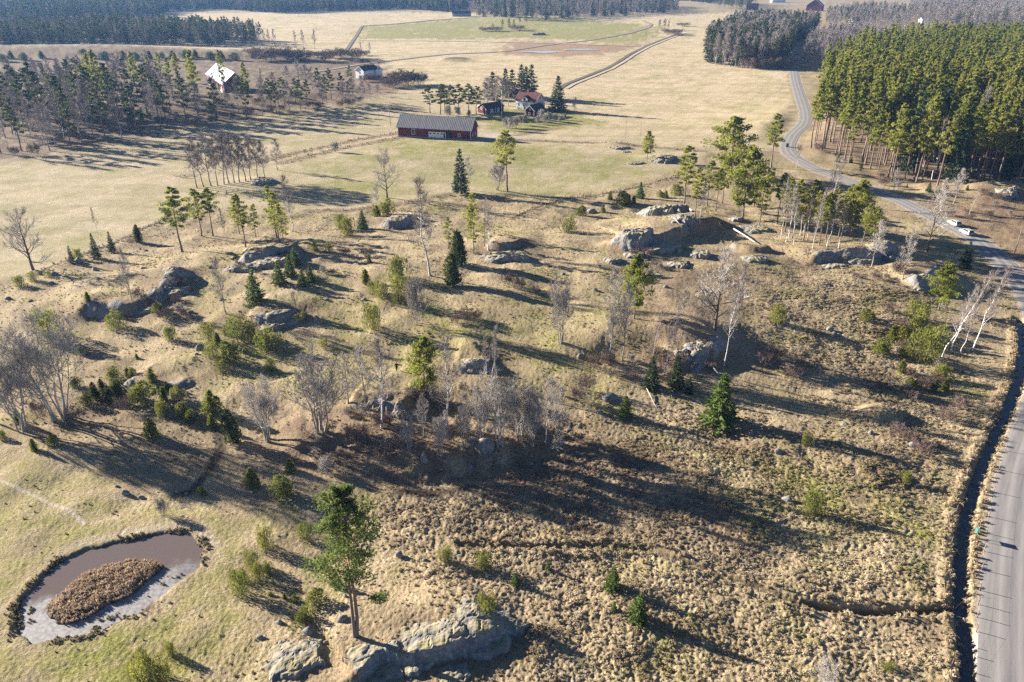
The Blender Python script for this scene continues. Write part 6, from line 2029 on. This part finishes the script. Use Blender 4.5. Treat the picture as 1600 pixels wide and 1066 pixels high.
M['skin'] = m_plain("skin", (0.45, 0.28, 0.21), 0.6, 0.06)
M['jacket'] = m_plain("dark_jacket", (0.030, 0.024, 0.026), 0.85, 0.15)
M['trousers'] = m_plain("dark_trousers", (0.028, 0.028, 0.034), 0.85, 0.15)
M['hair'] = m_plain("hair", (0.045, 0.03, 0.02), 0.8, 0.2)
pp = at(620, 580)
pe = empty("person", pp, math.radians(200), "person in dark jacket and trousers walking on the open slope", "person")
J = [((0, 0, 0.93), (0.15, 0.11)), ((0, 0, 1.15), (0.14, 0.10)), ((0, 0, 1.38), (0.17, 0.11)), ((0, 0, 1.50), 0.06), ((0, 0.01, 1.57), 0.075), ((0, 0.02, 1.66), 0.095), ((0, 0.0, 1.74), 0.06)]
Ed = [(0, 1), (1, 2), (2, 3), (3, 4), (4, 5), (5, 6)]
for s, sw in ((-1, 0.16), (1, -0.16)):
    b = len(J)
    J += [((s * 0.19, 0, 1.42), 0.06), ((s * 0.25, sw * 0.5, 1.15), 0.048), ((s * 0.25, sw * 1.4 + 0.05, 0.92), 0.036), ((s * 0.25, sw * 1.6 + 0.07, 0.84), (0.038, 0.022))]
    Ed += [(2, b), (b, b + 1), (b + 1, b + 2), (b + 2, b + 3)]
    h0 = b + 3
    for f_, (dx, dl) in enumerate(((-0.028, 0.07), (-0.010, 0.085), (0.010, 0.08), (0.028, 0.065))):
        c0 = len(J); base_ = J[h0][0]
        J += [((base_[0] + dx, base_[1] + 0.01, base_[2] - 0.05), 0.010), ((base_[0] + dx, base_[1] + 0.03, base_[2] - 0.05 - dl), 0.008)]
        Ed += [(h0, c0), (c0, c0 + 1)]
    c0 = len(J); base_ = J[h0][0]
    J += [((base_[0] - s * 0.03, base_[1] + 0.04, base_[2] - 0.02), 0.011), ((base_[0] - s * 0.03, base_[1] + 0.07, base_[2] - 0.06), 0.009)]
    Ed += [(h0, c0), (c0, c0 + 1)]
for s, st in ((-1, -0.24), (1, 0.24)):
    b = len(J)
    J += [((s * 0.10, 0, 0.88), 0.09), ((s * 0.11, st * 0.6 + 0.05, 0.50), 0.062), ((s * 0.11, st, 0.10), 0.042), ((s * 0.12, st + 0.03, 0.04), 0.045), ((s * 0.13, st + 0.17, 0.03), (0.042, 0.03))]
    Ed += [(0, b), (b, b + 1), (b + 1, b + 2), (b + 2, b + 3), (b + 3, b + 4)]
skin("body", J, Ed, M['skin'], pe)
skin("jacket", [((0, 0, 0.86), (0.19, 0.15)), ((0, 0, 1.15), (0.175, 0.135)), ((0, 0, 1.40), (0.20, 0.14)), ((0, 0, 1.49), 0.085)] +
     [v for s, sw in ((-1, 0.16), (1, -0.16)) for v in (((s * 0.20, 0, 1.42), 0.085), ((s * 0.25, sw * 0.5, 1.15), 0.072), ((s * 0.25, sw * 1.35 + 0.05, 0.94), 0.058))],
     [(0, 1), (1, 2), (2, 3), (2, 4), (4, 5), (5, 6), (2, 7), (7, 8), (8, 9)], M['jacket'], pe)
skin("trousers", [((0, 0, 0.90), (0.17, 0.13))] + [v for s, st in ((-1, -0.24), (1, 0.24)) for v in (((s * 0.10, 0, 0.84), 0.115), ((s * 0.11, st * 0.6 + 0.05, 0.50), 0.088), ((s * 0.11, st, 0.12), 0.070))],
     [(0, 1), (1, 2), (2, 3), (0, 4), (4, 5), (5, 6)], M['trousers'], pe)
skin("hair", [((0, -0.02, 1.70), 0.098), ((0, -0.03, 1.76), 0.075), ((0, -0.06, 1.64), 0.07)], [(0, 1), (0, 2)], M['hair'], pe)

# ---------------------------------------------------------------- dry grass and reeds
def m_grass(name, a=None, b=None, g_=None):
    t = NT(name)
    if a is None:                                                 # each tuft carries its own colour
        c = t.n("ShaderNodeAttribute", attribute_name="gcol", attribute_type='INSTANCER').outputs["Color"]
    else:
        c = t.mix(t.rand, a, b)
        nz = t.noise(t.pos, 0.35, 3)
        c = t.mix(t.math('MULTIPLY', t.ramp(nz, 0.52, 0.72), 0.55), c, g_)
    k = t.attr("tint").outputs["Fac"]
    kk = t.n("ShaderNodeCombineColor", i_0=k, i_1=k, i_2=k).outputs[0]
    c = t.mix(1.0, c, kk, 'MULTIPLY')
    return t.finish(c, 0.85, spec=0.2, trans=0.42)


M['grass'] = m_grass("dry_grass", (0.37, 0.29, 0.175), (0.62, 0.52, 0.365), (0.30, 0.265, 0.095))
M['turf'] = m_grass("tussock_grass")
M['reed'] = m_grass("brown_reed", (0.36, 0.25, 0.16), (0.68, 0.54, 0.38), (0.44, 0.32, 0.20))
M['sedge'] = m_grass("bank_sedge", (0.20, 0.16, 0.085), (0.40, 0.32, 0.18), (0.24, 0.22, 0.07))


def tuft(seed, n, R, H, mat, w=0.05, droop=0.6):
    r = random.Random(seed); m = MB()
    for _ in range(n):
        az = r.uniform(0, 6.283); out = r.random()
        b = Vector((math.cos(az), math.sin(az), 0)) * R * 0.35 * out
        mid = b + Vector((math.cos(az) * R * 0.45 * out, math.sin(az) * R * 0.45 * out, H * r.uniform(0.6, 1.0)))
        end = mid + Vector((math.cos(az) * R * 0.55, math.sin(az) * R * 0.55, -H * droop * r.random()))
        s = Vector((-math.sin(az), math.cos(az), 0)) * w * r.uniform(0.6, 1.3)
        m.tint = r.uniform(0.8, 1.15)
        b.z = -0.05
        m.quad(tuple(b - s * 0.6), tuple(b + s * 0.6), tuple(mid + s), tuple(mid - s))
        m.tri(tuple(mid - s), tuple(mid + s), tuple(end))
    me = m.mesh("tuft", M[mat])
    return bpy.data.objects.new("tuft", me)


RG = np.random.default_rng(123)
n0 = 400000
ry = np.sqrt(RG.uniform(34 ** 2, 235 ** 2, n0)); rx = RG.uniform(-1, 1, n0) * (0.70 * (ry * CP + CAM_H * SP) + 2)
zz = zones(rx, ry)
cl = 0.5 + 0.9 * gnoise(rx / 1.6, ry / 1.6, 81) + 0.5 * gnoise(rx / 7, ry / 7, 82)
pr_ = np.clip((0.03 + zz['dense'] ** 1.25 + 0.25 * zz['dense']) * (zz['rocky'] < 0.4) * (zz['field'] < 0.5) * (1 - 0.35 * zz['green']) * np.clip(cl, 0, 1) * 1.15 * (1 - 0.45 * zz['litter']), 0, 1) * (zz['soil_shade'] < 0.4) * (zz['pale'] < 0.3) * (zz['d_p'] > 0.3)
k = RG.random(n0) < pr_
gx, gy = rx[k], ry[k]
print("tufts", k.sum())
sc = RG.uniform(0.35, 0.95, len(gx)) * (0.8 + 0.4 * np.clip(cl[k], 0, 1)) * (0.72 + 0.35 * zz['dense'][k]) * np.clip(0.95 + 0.8 * gnoise(gx / 6, gy / 6, 95), 0.5, 1.5)
dg = scatter("dry_grass", np.column_stack([gx, gy, h_smooth(gx, gy) - 0.02]), [tuft(600 + i, 20, 0.36, 0.30, 'turf') for i in range(4)], sc, "pale dry tussock grass covering the pasture", "grass", 7)
zk = {q: zz[q][k] for q in ('green', 'litter')}
f1 = np.clip(0.5 + 1.3 * gnoise(gx / 11, gy / 11, 91) + 0.5 * gnoise(gx / 2.5, gy / 2.5, 92) + RG.normal(0, 0.22, len(gx)), 0, 1)[:, None]
colr = np.array([0.33, 0.255, 0.155]) * (1 - f1) + np.array([0.66, 0.56, 0.395]) * f1
fg = np.clip((zk['green'] - 0.22) * 1.35 + RG.normal(0, 0.15, len(gx)), 0, 0.9)[:, None]
colr = colr * (1 - fg) + np.array([0.32, 0.315, 0.10]) * fg
dk_ = (1 - sstep(-4, 4, sdf(gx, gy, DARKT) + 3 * gnoise(gx / 4, gy / 4, 96)))[:, None] * 0.6
colr = colr * (1 - dk_) + np.array([0.31, 0.255, 0.19]) * dk_
fl_ = np.clip(0.9 * zk['litter'], 0, 1)[:, None]
colr = colr * (1 - fl_) + np.array([0.30, 0.22, 0.15]) * fl_
ca = dg.data.attributes.new("gcol", 'FLOAT_VECTOR', 'POINT'); ca.data.foreach_set("vector", colr.astype(np.float32).ravel())
# reed bed on the pond island
n0 = 9000
lo = ISLE.min(0); hi = ISLE.max(0)
rx = RG.uniform(lo[0], hi[0], n0); ry = RG.uniform(lo[1], hi[1], n0)
k = (sdf(rx, ry, ISLE) < 0.15) & (RG.random(n0) < 0.30)
rx, ry = rx[k], ry[k]
edge_ = np.clip(-sdf(rx, ry, ISLE) / 1.0, 0.25, 1)
scatter("reed_bed", np.column_stack([rx, ry, np.full(len(rx), -0.22)]), [tuft(620 + i, 15, 0.30, 0.62, 'reed', 0.035, 0.3) for i in range(3)], RG.uniform(0.6, 1.15, len(rx)) * (0.55 + 0.45 * edge_), "brown reed bed filling the island of the pond", "reeds", 8)
# dark sedge tufts round the pond bank
n0 = 26000
lo = POND.min(0) - 2; hi = POND.max(0) + 2
rx = RG.uniform(lo[0], hi[0], n0); ry = RG.uniform(lo[1], hi[1], n0)
d_ = sdf(rx, ry, POND) + 0.7 * gnoise(rx / 1.3, ry / 1.3, 31)
pc_ = POND.mean(0)
sl_ = (rx - pc_[0]) * 0.35 - (ry - pc_[1]) * 0.9                  # the near right bank is the most overgrown
k = (d_ > -0.5 - 1.6 * (sl_ > 1.5)) & (d_ < 0.55) & (RG.random(n0) < 0.12 + 1.3 * np.clip(gnoise(rx / 3.3, ry / 3.3, 87), -0.12, 0.5)) & (sdf(rx, ry, ISLE) > 1.2)
k &= (d_ > -0.6) | (gnoise(rx / 1.1, ry / 1.1, 88) > 0.12)
rx, ry = rx[k], ry[k]
scatter("pond_sedge", np.column_stack([rx, ry, np.maximum(h_smooth(rx, ry), -0.30) - 0.02]), [tuft(640 + i, 14, 0.24, 0.26, 'sedge') for i in range(3)], RG.uniform(0.35, 1.0, len(rx)), "dark sedge tufts fringing the pond bank", "sedge", 9)
# reeds and rank grass along the ditches and field edges
pts = []
for ln, sp_, dn in ((DITCH, 1.7, 7), (DITCH2, 1.5, 2), (densify(PATHS_DARK[3], 3), 1.2, 2), (densify(PATHS_DARK[2], 3), 1.2, 2), (densify(STRAWLINES[0], 4), 1.8, 2.5), (densify(STRAWLINES[1], 4), 2.2, 2.5), (densify(STRAWLINES[2], 4), 1.2, 1.5), (densify(STRAWLINES[4], 4), 1.2, 1.5)):
    for a, b in zip(ln[:-1], ln[1:]):
        L_ = math.hypot(*(b - a)); n_ = max(1, int(L_ * dn))
        for _ in range(n_):
            f_ = RG.random(); nn_ = np.array([b[1] - a[1], a[0] - b[0]]) / max(L_, 1e-6)
            off = RG.normal() * sp_ * 0.35 + (1 if RG.random() < 0.5 else -1) * sp_ * 0.75
            q = a + (b - a) * f_ + nn_ * off
            pts.append(q)
pts = np.array(pts)
pts = pts[poly_dist(pts[:, 0], pts[:, 1], ROAD)[0] > 3.5]
scatter("rank_grass", with_z(pts, 0.03), [tuft(660 + i, 16, 0.34, 0.50, 'grass', 0.05, 0.4) for i in range(3)], RG.uniform(0.6, 1.4, len(pts)), "tall pale rank grass along ditches and field edges", "grass", 10)

# ---------------------------------------------------------------- air
HAZE = 0.00009
hx, hy0, hy1, hz0, hz1 = 9600.0, -9600.0, 9600.0, -4.0, 96.0
m = MB(); m.box(-hx, hx, hy0, hy1, hz0, hz1)
hm = bpy.data.materials.new("haze"); hm.use_nodes = True
ht = hm.node_tree
for n in list(ht.nodes):
    ht.nodes.remove(n)
ho = ht.nodes.new("ShaderNodeOutputMaterial"); pv = ht.nodes.new("ShaderNodeVolumePrincipled")
pv.inputs["Color"].default_value = (0.26, 0.52, 1.0, 1); pv.inputs["Density"].default_value = HAZE
pv.inputs["Anisotropy"].default_value = 0.2
ht.links.new(pv.outputs[0], ho.inputs["Volume"])
if HAZE > 0:
    tag(m.build("haze", hm), "thin blue haze over the whole landscape", "haze", None, 'stuff')
